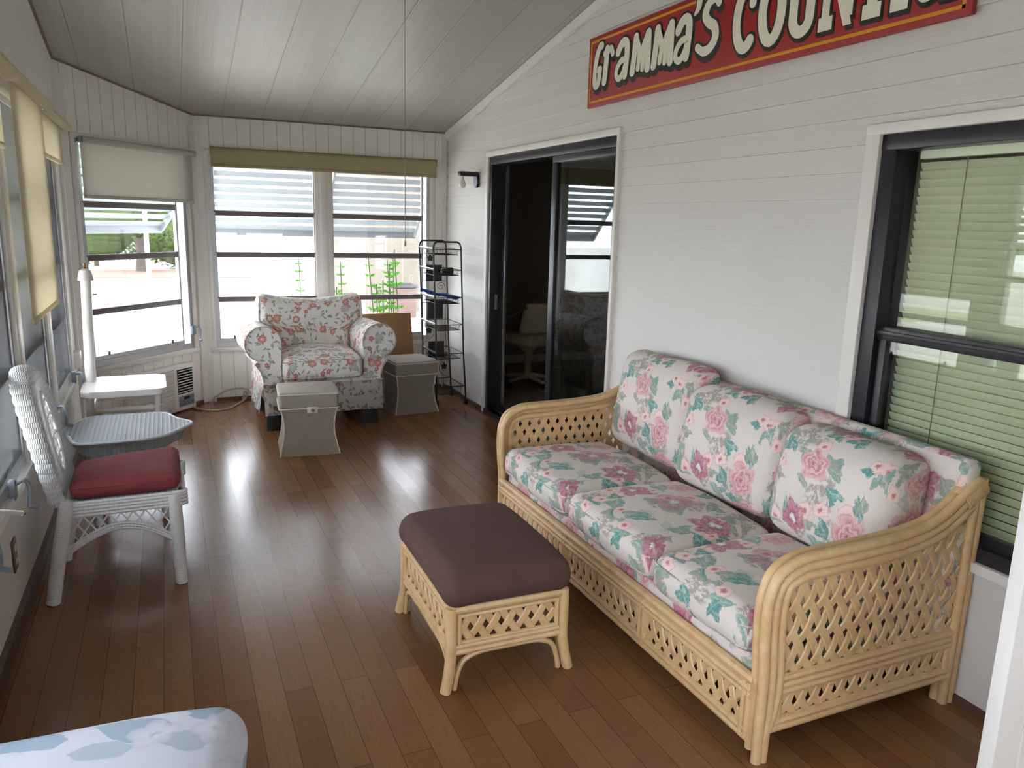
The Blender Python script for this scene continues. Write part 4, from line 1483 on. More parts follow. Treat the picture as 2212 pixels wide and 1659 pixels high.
# ------------------------------------------------------------------ painted sign
SGY, SGZ = 1.80, 2.222           # right bottom corner; text runs from large y to small y
SGL, SGH = 4.238 - 1.80, .385
sg = thing('shop_sign', 'long red wooden sign with gold border and white lettering above the sofa', 'sign', (XW - .018, 4.238, SGZ))
def smap(u, v, t):               # u along the text, v up, t towards the room
    return V((-t, -u, v))
link('board', MB().bb(smap(0, 0, 0), smap(SGL, SGH, .02), .003), SIGNRED, sg)
mb = MB()
bo, bi = .022, .034
for a, b, c, d_ in ((bo, bo, SGL - bo, bi), (bo, SGH - bi, SGL - bo, SGH - bo), (bo, bo, bi, SGH - bo), (SGL - bi, bo, SGL - bo, SGH - bo)):
    mb.bb(smap(a, b, .0195), smap(c, d_, .0212))
link('border', mb, SIGNYEL, sg)
def stroke(mb, pts, w_, t0, t1, dx=0.0, dy=0.0, grow=0.0):
    """flat round-ended brush stroke: one ribbon with rounded ends, raised a hair so strokes never share a plane"""
    mb.k = (getattr(mb, 'k', 0) + 1) % 9
    t1 = t1 + .00012 * mb.k
    pts = [V((p[0], p[1])) for p in pts]
    m = len(pts)
    ws = [w_] * m if not isinstance(w_, (list, tuple)) else [w_[min(len(w_) - 1, int(i * len(w_) / m))] for i in range(m)]
    closed = (pts[0] - pts[-1]).length < 1e-4
    if closed:
        pts, ws = pts[:-1], ws[:-1]
        m -= 1
    rows = []
    def row(p, nn):
        a, c = p + nn, p - nn
        rows.append([mb.b.verts.new(smap(q.x + dx, q.y + dy, t)) for q in (a, c) for t in (t0, t1)])
    def nrm(i):
        d_ = pts[(i + 1) % m] - pts[i - 1] if closed else pts[min(i + 1, m - 1)] - pts[max(i - 1, 0)]
        d_ = d_.normalized() if d_.length > 1e-9 else V((1, 0))
        return d_, V((-d_.y, d_.x))
    if not closed:
        d_, nn = nrm(0)
        r = ws[0] / 2 + grow
        for k in range(6):
            an = PI / 2 * k / 6
            row(pts[0] - d_ * r * math.cos(an), nn * max(.0005, r * math.sin(an)))
    for i in range(m):
        d_, nn = nrm(i)
        row(pts[i], nn * (ws[i] / 2 + grow))
    if not closed:
        d_, nn = nrm(m - 1)
        r = ws[-1] / 2 + grow
        for k in range(5, -1, -1):
            an = PI / 2 * k / 6
            row(pts[-1] + d_ * r * math.cos(an), nn * max(.0005, r * math.sin(an)))
    n = len(rows)
    for i in range(n if closed else n - 1):
        A, B = rows[i], rows[(i + 1) % n]
        mb.face([A[1], B[1], B[3], A[3]])
        mb.face([A[0], A[2], B[2], B[0]])
        mb.face([A[0], B[0], B[1], A[1]])
        mb.face([A[2], A[3], B[3], B[2]])
    if not closed:
        mb.face([rows[0][q] for q in (0, 1, 3, 2)])
        mb.face([rows[-1][q] for q in (0, 2, 3, 1)])
def curve2(pts, n=5):
    return [(p.x, p.y) for p in catmull([(a, b, 0) for a, b in pts], n)]
def arc2(cx, cy, rx, ry, a0, a1, n=18):
    return [(cx + rx * math.cos(R(a0 + (a1 - a0) * k / n)), cy + ry * math.sin(R(a0 + (a1 - a0) * k / n))) for k in range(n + 1)]
YT = 4.238                        # u = YT - y
ZB = SGZ
def glyphs():
    """list of (strokes, letter name); each stroke: points, width.  u in metres from the left end, v from the bottom"""
    g = []
    w_ = .049
    g.append(('G', [(curve2([(.150, .322), (.128, .318), (.098, .268), (.082, .20), (.080, .135), (.098, .112), (.122, .125), (.134, .160), (.140, .195)]), .043), (curve2([(.141, .196), (.128, .203), (.118, .19)]), .026)]))
    g.append(('r', [(curve2([(.212, .290), (.205, .22), (.197, .15), (.192, .125)]), w_), (curve2([(.188, .272), (.208, .275), (.232, .282), (.256, .29), (.272, .260)]), .036)]))
    def a_(x, k):
        f = lambda q: [(x + k * a, b) for a, b in q]
        return [(curve2(f([(.022, .256), (.045, .288), (.072, .298), (.092, .278), (.094, .22), (.088, .16), (.084, .127)])), w_),
                (curve2(f([(.084, .205), (.05, .205), (.018, .172), (.013, .135), (.038, .115), (.065, .138), (.084, .18)])), .033)]
    g.append(('a', a_(.305, 1.25)))
    def m_(x, k):
        f = lambda q: [(x + k * a, b) for a, b in q]
        return [(curve2(f([(.036, .297), (.028, .21), (.018, .13)])), w_), (curve2(f([(.038, .292), (.062, .235), (.070, .195)])), .038), (curve2(f([(.124, .299), (.096, .245), (.072, .195)])), .040),
                (curve2(f([(.128, .297), (.130, .21), (.130, .128)])), w_), (curve2(f([(.070, .20), (.060, .140)])), .036), (curve2(f([(.100, .24), (.094, .132)])), .036)]
    g.append(('m', m_(.462, 1.28)))
    g.append(('m', m_(.662, 1.28)))
    g.append(('a', a_(.858, 1.20)))
    g.append(('apostrophe', [(curve2([(1.040, .352), (1.034, .325), (1.010, .303)]), [.042, .040, .036, .030, .022, .014])]))
    g.append(('s', [(curve2([(1.185, .315), (1.155, .340), (1.110, .325), (1.092, .280), (1.122, .245), (1.162, .220), (1.174, .175), (1.142, .135), (1.092, .125), (1.045, .150)]), [.034, .04, .046, .046, .046, .046, .046, .044, .036])]))
    # COUNTRY : heavy slab capitals
    H0, H1 = .068, .345
    hm = (H0 + H1) / 2
    def ell(cx, rx, a0, a1):
        return arc2(cx, hm, rx, (H1 - H0) / 2 - .022, a0, a1, 24)
    g.append(('C', [(ell(1.375, .058, 52, 308), .050), ([(1.414, .30), (1.414, .262)], .042)]))
    g.append(('O', [(ell(1.535, .056, 0, 360), .050)]))
    g.append(('U', [([(1.660, H1 - .02), (1.660, .16)] + arc2(1.705, .145, .045, .055, 180, 360, 14) + [(1.750, .16), (1.750, H1 - .02)], .046)]))
    return g
def slab(mb, rects, t0, t1, grow=0.0, dx=0.0, dy=0.0):
    for q in rects:
        mb.k = (getattr(mb, 'k', 0) + 1) % 9
        tt = t1 + .00012 * mb.k
        if len(q) == 4 and not isinstance(q[0], tuple):
            a, b, c, d_ = q
            poly = [(a - grow, b - grow), (c + grow, b - grow), (c + grow, d_ + grow), (a - grow, d_ + grow)]
        else:
            cx = sum(p[0] for p in q) / len(q); cy = sum(p[1] for p in q) / len(q)
            poly = [(p[0] + grow * (1 if p[0] > cx else -1), p[1] + grow * (1 if p[1] > cy else -1)) for p in q]
        mb.prism([(a + dx, b + dy) for a, b in poly], smap, t0, tt)
H0, H1 = .068, .345
slabs = [('N', [(1.800, H0, 1.868, H0 + .05), (1.814, H0, 1.850, H1), (1.800, H1 - .04, 1.86, H1), (1.925, .10, 1.962, H1), (1.905, H1 - .04, 1.985, H1), [(1.815, H1), (1.868, H1), (1.962, H0), (1.925, H0)]]),
         ('T', [(2.008, H0, 2.088, H0 + .05), (2.026, H0, 2.070, H1), (1.990, H1 - .05, 2.106, H1), (1.990, H1 - .09, 2.006, H1), (2.090, H1 - .09, 2.106, H1)]),
         ('R', [(2.128, H0, 2.200, H0 + .05), (2.142, H0, 2.184, H1), (2.128, H1 - .04, 2.19, H1)]),
         ('Y', [(2.325, H0, 2.385, H0 + .045), (2.338, H0, 2.374, .22), [(2.285, H1), (2.33, H1), (2.374, .21), (2.338, .19)], [(2.375, H1), (2.415, H1), (2.374, .19), (2.338, .21)]])]
rstrokes = [('R', [(arc2(2.185, .275, .055, .048, 90, -90, 12), .040), (curve2([(2.19, .22), (2.235, .19), (2.245, .12), (2.262, .092), (2.295, .10)]), .040)])]
lb, ls = MB(), []
for nm, st in glyphs() + rstrokes:
    for pts, w_ in st:
        stroke(lb, pts, w_, .0190, .0222, 0, 0, .011)
        if nm not in 'COUNTR':
            stroke(lb, pts, w_, .0190, .0208, .010, -.022, .008)
        else:
            stroke(lb, pts, w_, .0190, .0208, .004, -.010, .008)
for nm, rc in slabs:
    slab(lb, rc, .0190, .0222, .010)
    slab(lb, rc, .0190, .0208, .008, .004, -.010)
link('letter_shadow', lb, SIGNBLK, sg, smooth=0)
rdone = {}
for nm, st in glyphs():
    mb = MB()
    for pts, w_ in st:
        stroke(mb, pts, w_, .0225, .0240)
    link('letter', mb, SIGNWHT, sg, smooth=0)
for nm, rc in slabs:
    mb = MB()
    slab(mb, rc, .0225, .0240)
    if nm == 'R':
        for pts, w_ in rstrokes[0][1]:
            stroke(mb, pts, w_, .0225, .0240)
    link('letter', mb, SIGNWHT, sg, smooth=0)

# ------------------------------------------------------------------ roller blinds
def roller(name, lab, loc, rz, width, zt, zb, mat, rr=.022, back=.0, fab=None, rollmat=None, dropx=None):
    """local x along the roller, +y towards the wall"""
    r = thing(name, lab, 'blind', loc, rz, 'roller blinds')
    f0, f1 = fab or (-width / 2 + .01, width / 2 - .01)
    link('roller', MB().lathe([(rr * .4, -width / 2), (rr, -width / 2 + .001), (rr, width / 2 - .001), (rr * .4, width / 2)], (0, 0, zt - rr), 18, 'x'), rollmat or mat, r)
    fy = rr * .92 * (1 if back else -1)
    link('fabric', MB().bb((f0, fy - .0008, zb), (f1, fy + .0008, zt - rr)), mat, r, smooth=0)
    link('bottom_bar', MB().bb((f0, fy - .006, zb - .006), (f1, fy + .006, zb + .018), .004), mat, r)
    for x in (-width / 2 - .004, width / 2 + .004):
        mb = MB().bb((x - .002, -.012, zt - rr - .016), (x + .002, rr + .03, zt - rr + .02), .001)
        mb.bb((x - .004, rr + .020, zt - rr - .022), (x + .012, rr + .028, zt - rr + .026), .001)
        link('bracket', mb, CHROME, r)
    return r
# rolled-up khaki blind over the far window
fb = thing('roller_blind', 'khaki roller blind rolled nearly all the way up over the far double window', 'blind', (1.303, YF - .062, 0), 0, 'roller blinds')
mb = MB().lathe([(.02, -.938), (.030, -.937), (.030, .937), (.02, .938)], (0, 0, 2.048), 20, 'x')
link('roller', mb, OLIVE, fb)
link('fabric', MB().bb((-.936, -.0305, 1.925), (.936, -.0285, 2.05)), OLIVE, fb, smooth=0)
link('bottom_bar', MB().bb((-.936, -.036, 1.922), (.936, -.024, 1.946), .005), OLIVE, fb)
for x in (-.944, .944):
    link('bracket', MB().bb((x - .002, -.02, 2.02), (x + .002, .06, 2.075), .001), CHROME, fb)
link('pull_cord', MB().tube(catmull([(.965, .0, 2.04), (.955, .0, 1.95), (.985, .0, 1.85), (1.0, .0, 1.79)], 5), .0022, 6), PIPING, fb)
dm = (WD[0] + WD[1]) / 2 + .03
dpos = P0 + DU * (.095 + 1.18) * .53 + DN * .045
roller('roller_blind', 'ivory roller blind drawn a third of the way down on the slanted corner window', (dpos.x, dpos.y, 0), math.atan2(DU.y, DU.x), 1.08, 2.035, 1.640, IVORY, .022, 1)
# three along the left wall
roller('roller_blind', 'short buff roller blind on the left wall nearest the slanted corner', (-.525, 5.22, 0), PI / 2, 1.05, 2.085, 1.825, BUFF, .026, 1, (-.46, .45))
roller('roller_blind', 'buff roller blind pulled well down, longest on the left wall', (-.50, 4.13, 0), PI / 2, 1.06, 2.085, 1.085, BUFF, .026, 1, (-.40, .49))
roller('roller_blind', 'buff roller blind at the left edge of the view, half hidden by the long one', (-.50, 2.95, 0), PI / 2, 1.20, 2.085, 1.775, BUFF, .034, 1, (-.58, .58))

for i, h in enumerate(ADDED_BACK_WIN):  # unseen blinds added to soften the back windows' light and their reflections
    roller('roller_blind', 'unseen ivory roller blind, added half drawn to dim the back wall window %s' % ['nearest the house wall', 'in the middle', 'nearest the left wall'][i], (XW - (h[0] + h[1]) / 2, -2.17 + .05, 0), PI, h[1] - h[0] + .03, 2.40, 1.22, IVORY, .022, 1)

# ------------------------------------------------------------------ air conditioner set in the slanted wall
aco = P0 + DU * .715
aco_t = thing('air_conditioner', 'white air conditioner built into the slanted wall beneath its window', 'air conditioner', (aco.x, aco.y, 0), math.atan2(DU.y, DU.x))
AW0, AW1 = -.33, .325
link('case', MB().bb((AW0, -.075, .012), (AW1, -.004, .378), .008), WHITE2, aco_t)
mb = MB()
for k in range(27):
    z = .045 + k * .0118
    mb.box((-.085 - .02, -.079, z), (.38, .006, .0055), Matrix.Rotation(.5, 3, 'X'))
link('intake_grille', mb, WHITE, aco_t)
link('outlet_recess', MB().bb((.125, -.0775, .148), (.295, -.0745, .345)), BLACK, aco_t)
mb = MB()
for k in range(9):
    mb.box((.21, -.081, .160 + k * .0215), (.168, .010, .004), Matrix.Rotation(-.5, 3, 'X'))
link('outlet_louvre', mb, WHITE, aco_t)
link('control_panel', MB().bb((.13, -.0785, .045), (.30, -.0745, .128), .002), GREYP, aco_t)
link('display', MB().bb((.185, -.0800, .098), (.245, -.078, .118)), BLACK, aco_t)
mb = MB()
for k in range(4):
    mb.lathe([(.005, -.003), (.006, 0), (.004, .003)], (.15 + .042 * k, -.080, .065), 10, 'y')
link('knob', mb, SASH, aco_t)

# ------------------------------------------------------------------ wicker chair and its cushion
wc = thing('wicker_chair', 'white wicker side chair with arched woven back by the left wall', 'chair', (-.236, 3.60, 0), 0)
def ringed(pts, r, per=.024, amp=.10, n=10, sub=5):
    """wrapped cane: closely set bands along a path"""
    P = catmull(pts, 10)
    L = [0.0]
    for a, b in zip(P, P[1:]):
        L.append(L[-1] + (b - a).length)
    tot = L[-1]
    m = int(tot / per * sub)
    out, rs = [], []
    j = 0
    for i in range(m + 1):
        s_ = tot * i / m
        while j < len(L) - 2 and L[j + 1] < s_:
            j += 1
        t = (s_ - L[j]) / max(1e-9, L[j + 1] - L[j])
        out.append(P[j].lerp(P[j + 1], min(1, t)))
        f = (r(s_ / tot) if callable(r) else r)
        rs.append(f * (1 - amp + amp * abs(math.sin(PI * s_ / per))))
    return out, rs
def legs(name, pts, r):
    a, b = ringed(pts, r, .010, .05, 12, 4)
    return link(name, MB().tube(a, b, 12), WICKER_PLAIN, wc)
legs('leg', [(.215, -.225, 0), (.210, -.222, .2), (.205, -.218, .40)], .025)
legs('leg', [(.215, .225, 0), (.210, .222, .2), (.205, .218, .40)], .025)
legs('leg', [(-.262, -.252, 0), (-.225, -.240, .2), (-.185, -.226, .42)], .027)
legs('leg', [(-.262, .190, 0), (-.225, .175, .2), (-.185, .158, .42)], .027)
seat_out = [(-.18, -.225), (.215, -.215), (.235, -.15), (.240, 0), (.235, .15), (.215, .215), (-.18, .135)]
mb = MB().prism(seat_out, lambda u, v, t: V((u, v, t)), .375, .408)
link('seat', mb, WICKER, wc, smooth=0, uvs=1.0)
mb = MB()                           # ribbed seat border
for z in (.352, .366, .380, .394, .406):
    a, b = ringed([(u * 1.015, v * 1.03, z) for u, v in seat_out], .0085, .018, .25, 6, 4)
    mb.tube(a, b, 6)
link('seat_border', mb, WICKER_PLAIN, wc)
def side_lattice(p0, p1):
    p0, p1 = V(p0), V(p1)
    ln = (p1 - p0).length
    d_ = (p1 - p0) / ln
    nn = V((-d_.y, d_.x, 0))
    lowz = lambda u: .212 + .088 * math.sin(PI * min(1, max(0, u / ln)))
    poly = [(0, .212)] + [(ln * k / 14, lowz(ln * k / 14)) for k in range(1, 14)] + [(ln, .212), (ln, .350), (0, .350)]
    mb = MB()
    lattice(mb, poly, R(56), .045, .0062, .005, lambda u, v, t: p0 + d_ * u + nn * t + V((0, 0, v)), .002)
    for k, dz in enumerate((0, -.011, -.021)):
        a, b = ringed([tuple(p0 + d_ * (ln * t / 14) + V((0, 0, lowz(ln * t / 14) + dz))) for t in range(15)], .0072, .014, .25, 6, 4)
        mb.tube(a, b, 6)
    return link('apron', mb, WICKER_PLAIN, wc)
side_lattice((-.20, -.232, 0), (.208, -.225, 0))
side_lattice((-.20, .150, 0), (.208, .225, 0))
side_lattice((.218, -.215, 0), (.218, .215, 0))
def bk(y, z, dpt=0.0):
    """point of the back: leaning and slightly hollow"""
    return V((-.182 - .082 * (z - .42) / .50 - .018 * (1 - (y / .27) ** 2) + dpt, y * .84 - .034, z))
arch = [(-.222, .40), (-.230, .50), (-.236, .60), (-.236, .70), (-.220, .78), (-.175, .855), (-.095, .902), (0, .916), (.095, .902), (.175, .855), (.220, .78), (.236, .70), (.236, .60), (.230, .50), (.222, .40)]
P_, _ = ringed([(y, z, 0) for y, z in arch], .01, .046, .0, 6, 9)
rim = MB()
rings = []
for i, p in enumerate(P_):
    d_ = (P_[min(i + 1, len(P_) - 1)] - P_[max(i - 1, 0)]).normalized()
    nrm_ = V((-d_.y, d_.x, 0))                      # outwards in the plane of the back
    f = .90 + .13 * abs(math.sin(PI * i / 9))
    t = i / (len(P_) - 1)
    dep = .031 + .009 * math.sin(PI * t)
    base = bk(p.x, p.y)
    rings.append([rim.b.verts.new(base + V((-dep + dep * f * math.cos(2 * PI * k / 14), nrm_.x * .023 * f * math.sin(2 * PI * k / 14), nrm_.y * .023 * f * math.sin(2 * PI * k / 14)))) for k in range(14)])
for A, B in zip(rings, rings[1:]):
    for k in range(14):
        rim.face([A[k], A[(k + 1) % 14], B[(k + 1) % 14], B[k]])
rim.face(rings[0]); rim.face(rings[-1])
link('back_rim', rim, WICKER, wc, uvs=1.0)
ell_c, ell_w, ell_h = .66, .098, .165
def outer(a):
    """outline of the back panel in direction a around the middle of the opening"""
    dy, dz = math.cos(a), math.sin(a)
    best = 9
    ac2 = arch + [arch[0]]
    for (y0_, z0_), (y1_, z1_) in zip(ac2, ac2[1:]):
        ex, ez = y1_ - y0_, z1_ - z0_
        den = dy * ez - dz * ex
        if abs(den) < 1e-9:
            continue
        qx, qz = y0_, z0_ - ell_c
        t = (qx * ez - qz * ex) / den
        s_ = (qx * dz - qz * dy) / den
        if t > 0 and -.001 <= s_ <= 1.001:
            best = min(best, t)
    return best
mb = MB()
NA, NR = 64, 5
grid = []
for i in range(NA):
    an = 2 * PI * i / NA
    ro = outer(an)
    ri = 1 / math.sqrt((math.cos(an) / ell_w) ** 2 + (math.sin(an) / ell_h) ** 2)
    col_ = []
    for j in range(NR + 1):
        rr = ri + (ro - ri) * j / NR
        col_.append(mb.b.verts.new(bk(rr * math.cos(an), ell_c + rr * math.sin(an), .006 * math.sin(PI * j / NR))))
    grid.append(col_)
for i in range(NA):
    for j in range(NR):
        mb.face([grid[i][j], grid[(i + 1) % NA][j], grid[(i + 1) % NA][j + 1], grid[i][j + 1]])
bmesh.ops.solidify(mb.b, geom=list(mb.b.faces), thickness=.012)
link('back_panel', mb, WICKER, wc, uvs=1.0)
mb = MB()
elp = [(ell_w * 1.02 * math.cos(2 * PI * k / 28), ell_c + ell_h * 1.02 * math.sin(2 * PI * k / 28)) for k in range(28)]
lattice(mb, elp, R(66), .034, .0042, .003, lambda u, v, t: bk(u, v, t - .002), .003)
mb.tube([bk(u, v, .004) for u, v in elp], .007, 6, closed=True)
for zz in (.56, .64, .72, .78):
    hw = ell_w * math.sqrt(max(0, 1 - ((zz - ell_c) / ell_h) ** 2))
    mb.tube([bk(-hw, zz, .003), bk(-hw / 2, zz + .012, .006), bk(0, zz + .016, .007), bk(hw / 2, zz + .012, .006), bk(hw, zz, .003)], .007, 6)
link('back_lattice', mb, WICKER_PLAIN, wc)

cu = thing('chair_cushion', 'burgundy seat cushion on the white wicker chair', 'cushion', (-.236, 3.60, .408), 0)
def cwp(p):
    fx = (p.x + .2) / .4
    return V((p.x + .03, -.222 + (p.y + .222) * (.66 + .36 * max(0, fx) ** .55), p.z + .042))
link('cover', MB().cushion((.405, .445, .074), .034, (.006, .004, .010), cwp), BURGUNDY, cu)
link('piping', MB().tube([cwp(V((x, y, .012))) for x, y in rrect(.2035, .2235, .045)], .0038, 6, closed=True), BURGUNDY, cu)

# ------------------------------------------------------------------ pale blue wicker end table
et = thing('wicker_table', 'pale blue wicker end table with pointed ogee ends behind the wicker chair', 'table', (-.235, 4.40, 0))
outl = [(0, -.278), (.10, -.264), (.172, -.230), (.212, -.172), (.245, -.115), (.282, -.058), (.308, 0), (.285, .055), (.245, .105), (.218, .163), (.200, .222), (.172, .266), (.10, .282), (0, .284),
        (-.10, .284), (-.19, .276), (-.232, .235), (-.262, .16), (-.290, .08), (-.306, 0), (-.285, -.07), (-.258, -.14), (-.240, -.215), (-.205, -.268), (-.10, -.280)]
ring = [(p.x, p.y) for p in catmull([(a, b, 0) for a, b in outl], 3, True)]
mb = MB()
nr = 12
rings = []
for j in range(nr + 1):
    k = 1 - j / nr
    rings.append([mb.b.verts.new((x * k, y * k, .448 + .004 * (1 - k))) for x, y in ring] if j < nr else None)
cv = mb.b.verts.new((0, 0, .452))
for A, B in zip(rings[:-2], rings[1:-1]):
    for i in range(len(ring)):
        mb.face([A[i], A[(i + 1) % len(ring)], B[(i + 1) % len(ring)], B[i]])
for i in range(len(ring)):
    mb.face([rings[-2][i], rings[-2][(i + 1) % len(ring)], cv])
bmesh.ops.solidify(mb.b, geom=list(mb.b.faces), thickness=.012)
link('tabletop', mb, BLUEWICK, et, uvs=1.0)
a, b = ringed([(x, y, .443) for x, y in ring[::2]] + [(ring[0][0], ring[0][1], .443)], .009, .022, .3, 8, 5)
link('braided_edge', MB().tube(a, b, 8), plain('blue_white_cane', '#c9d1da', .45, .04, 30), et)
mb = MB()
ri = [(x * (.88 if abs(x) > .2 else .95), y * .95) for x, y in ring]
A = [mb.b.verts.new((x, y, .438)) for x, y in ri]
B = [mb.b.verts.new((x * .985, y * .985, .372)) for x, y in ri]
acc = 0
uvl = mb.b.loops.layers.uv.new('UVMap')
for i in range(len(ri)):
    j = (i + 1) % len(ri)
    f = mb.face([A[i], A[j], B[j], B[i]])
    L_ = math.hypot(ri[j][0] - ri[i][0], ri[j][1] - ri[i][1])
    for l, c in zip(f.loops, ((acc, .44), (acc + L_, .44), (acc + L_, .37), (acc, .37))):
        l[uvl].uv = c
    acc += L_
bmesh.ops.solidify(mb.b, geom=list(mb.b.faces), thickness=.010)
link('apron', mb, BLUEWICK, et)
for sx in (-1, 1):
    for sy in (-1, 1):
        link('leg', MB().tube([(sx * .155, sy * .205, 0), (sx * .150, sy * .20, .2), (sx * .145, sy * .195, .442)], .019, 10), plain('blue_leg', '#c6ced6', .45, .04) if sx + sy == -2 else bpy.data.materials['blue_leg'], et)

# ------------------------------------------------------------------ white side table with lamp
tb = thing('side_table', 'white side table of thick round rails standing in the left corner', 'table', (-.285, 5.33, 0), R(1.0))
mb = MB().prism(rrect(.235, .245, .05, 5), lambda u, v, t: V((u, v, t)), .462, .50)
bmesh.ops.bevel(mb.b, geom=[e for e in mb.b.edges if abs(e.verts[0].co.z - e.verts[1].co.z) < 1e-6], offset=.006, segments=2, affect='EDGES')
link('tabletop', mb, WHITE2, tb)
for sx in (-1, 1):
    for sy in (-1, 1):
        link('leg', MB().lathe([(.022, 0), (.022, .30), (.026, .305), (.026, .39), (.021, .395), (.021, .462)], (sx * .185, sy * .19, 0), 14), WHITE2, tb)
for a, b in (((-.185, -.19), (.185, -.19)), ((-.185, .19), (.185, .19)), ((-.185, -.19), (-.185, .19)), ((.185, -.19), (.185, .19))):
    mb = MB().tube([(a[0], a[1], .372), (b[0], b[1], .372)], .0185, 12)
    va, vb = V((a[0], a[1], .372)), V((b[0], b[1], .372))
    for t in (.12, .88):
        mb.tube([va.lerp(vb, t - .035), va.lerp(vb, t + .035)], .0245, 12)
    link('rail', mb, WHITE2, tb)
link('lower_shelf', MB().bb((-.19, -.195, .15), (.19, .195, .17), .004), WHITE2, tb)
lp = thing('table_lamp', 'tall white column lamp with small bell cap and brass finial on the side table', 'lamp', (-.482, 5.43, .5))
link('column', MB().lathe([(.033, 0), (.033, .004), (.0305, .006), (.030, .648)], (0, 0, 0), 20).move(lambda p: V((p.x + .02 * p.z / .65, p.y, p.z))), WHITE2, lp)
link('bell_cap', MB().lathe([(.044, .632), (.046, .634), (.038, .672), (.031, .694), (.016, .702), (.004, .704)], (.02, 0, 0), 20), WHITE, lp)
link('finial', MB().lathe([(.004, .703), (.009, .710), (.004, .716), (.010, .726), (.006, .738), (.001, .742)], (.02, 0, 0), 12), BRASS, lp)
link('switch', MB().tube([(.05, 0, .545), (.075, -.006, .548)], .005, 8), SASH, lp)

wb_ = thing('wall_box', 'small white plastic box on the left wall behind the column lamp', 'box', (XL, 5.70, .545))
link('cover', MB().bb((0, -.055, 0), (.042, .055, .11), .008), WHITE2, wb_)
link('lead', MB().tube(catmull([(.03, .0, .02), (.06, .02, .0), (.085, .06, .03), (.09, .09, .06)], 5), .004, 6), PIPING, wb_)

# ------------------------------------------------------------------ small fittings
po = thing('power_outlet', 'brown wall outlet plate low on the left wall', 'outlet', (XL, 3.235, .275))
link('plate', MB().bb((.0, -.036, -.062), (.007, .036, .062), .003), BROWNBASE, po)
for z in (-.026, .026):
    mb = MB()
    mb.prism([(.017 * math.cos(2 * PI * k / 16), .014 * math.sin(2 * PI * k / 16)) for k in range(16)], lambda u, v, t: V((t, u, v + z)), .006, .009)
    link('socket', mb, plain('tan_socket', '#cdbfb0', .5, .03) if z < 0 else bpy.data.materials['tan_socket'], po)
cd_ = thing('power_cable', 'cream power cord looping from the air conditioner to the far wall', 'cord', (.12, 6.6, 0))
cpts = [(.117, 6.64, .02), (.17, 6.567, .009), (.253, 6.50, .008), (.34, 6.49, .008), (.415, 6.55, .008), (.48, 6.67, .008), (.523, 6.75, .012), (.548, 6.815, .02), (.572, 6.83, .055), (.575, 6.835, .085), (.533, 6.838, .102), (.458, 6.838, .102), (.384, 6.835, .085), (.335, 6.83, .055), (.318, 6.825, .035)]
link('flex', MB().tube([p - V((.12, 6.6, 0)) for p in catmull(cpts, 6)], .0068, 8), CORDM, cd_)
link('plug', MB().tube([(.318 - .12, .225, .05), (.303 - .12, .225, .006)], [.010, .017], 10), CORDM, cd_)
link('tie', MB().tube(catmull([(.40, .17, .02), (.425, .21, .075), (.44, .215, .06), (.41, .19, .02)], 5), .006, 8), plain('twist_tie', '#8f8a80', .6), cd_)

pc = thing('pull_cord', 'thin pull cord hanging from the sloped ceiling in the middle of the room', 'cord', (1.008, 3.5, cz(3.5)))
link('string', MB().tube([(0, 0, 0), (0, 0, 1.452 - cz(3.5))], .0016, 6), plain('cord_grey', '#8d8a80', .7), pc)
link('toggle', MB().lathe([(.001, 0), (.004, -.003), (.005, -.02), (.002, -.026)], (0, 0, 1.456 - cz(3.5)), 10), bpy.data.materials['cord_grey'], pc)

rod = thing('prop_rod', 'white rod with brass tip sticking out at the left edge by the window', 'rod', (-.566, 2.45, .735))
link('shaft', MB().tube([(0, 0, 0), (.092, .33, -.142)], [.010, .007], 12), WHITE2, rod)
link('tip', MB().tube([(.092, .33, -.142), (.0955, .343, -.1476), (.097, .350, -.1505)], [.008, .0075, .003], 12), BRASS, rod)
link('bracket', MB().bb((-.027, -.02, -.04), (.010, .02, .02), .004), GREYP, rod)

fs = thing('cushioned_footstool', 'pale blue floral cushion on a low stool in the near left corner', 'footstool', (-.240, 1.355, 0), R(-9))
def fw_(p):
    return V((p.x, p.y, p.z + .435 + .012 * math.sin(7 * p.x) * (p.y / .3)))
link('cushion', MB().cushion((.60, .66, .135), (.065, .065, .062), (.004, .004, .028), fw_, k=6), BLUEF, fs, uvs=1.0, uvoff=(.2, .1), wrap=(2, 1))
link('frame', MB().bb((-.25, -.28, .30), (.25, .28, .372), .01), WICKER_PLAIN, fs)
for sx in (-1, 1):
    for sy in (-1, 1):
        link('leg', MB().tube([(sx * .23, sy * .26, 0), (sx * .22, sy * .25, .31)], .022, 10), WICKER_PLAIN, fs)

# ------------------------------------------------------------------ outdoors
GZ = -.45
CONC = plain('pale_concrete', '#cfcac0', .9, .06, .5)
gr = MB()
gr.bb((-40, 7.05, GZ - .1), (40, 60, GZ)); gr.bb((-40, -30, GZ - .1), (-.80, 7.05, GZ))
struct('ground', gr, CONC, smooth=0)
LAWN = plain('mown_grass', '#6f8a4a', .95, .2, 3, .3, 30)
MULCH = plain('red_mulch', '#8a4a3a', .95, .2, 8, .3, 40)
struct('ground_lawn', MB().bb((-14, 12.5, GZ), (-.1, 16.5, GZ + .012)), plain('dry_grass', '#a8ab84', .95, .12, 1.2), smooth=0)
struct('ground_mulch', MB().bb((-9, 27, GZ), (2.5, 30.5, GZ + .02)), MULCH, smooth=0)

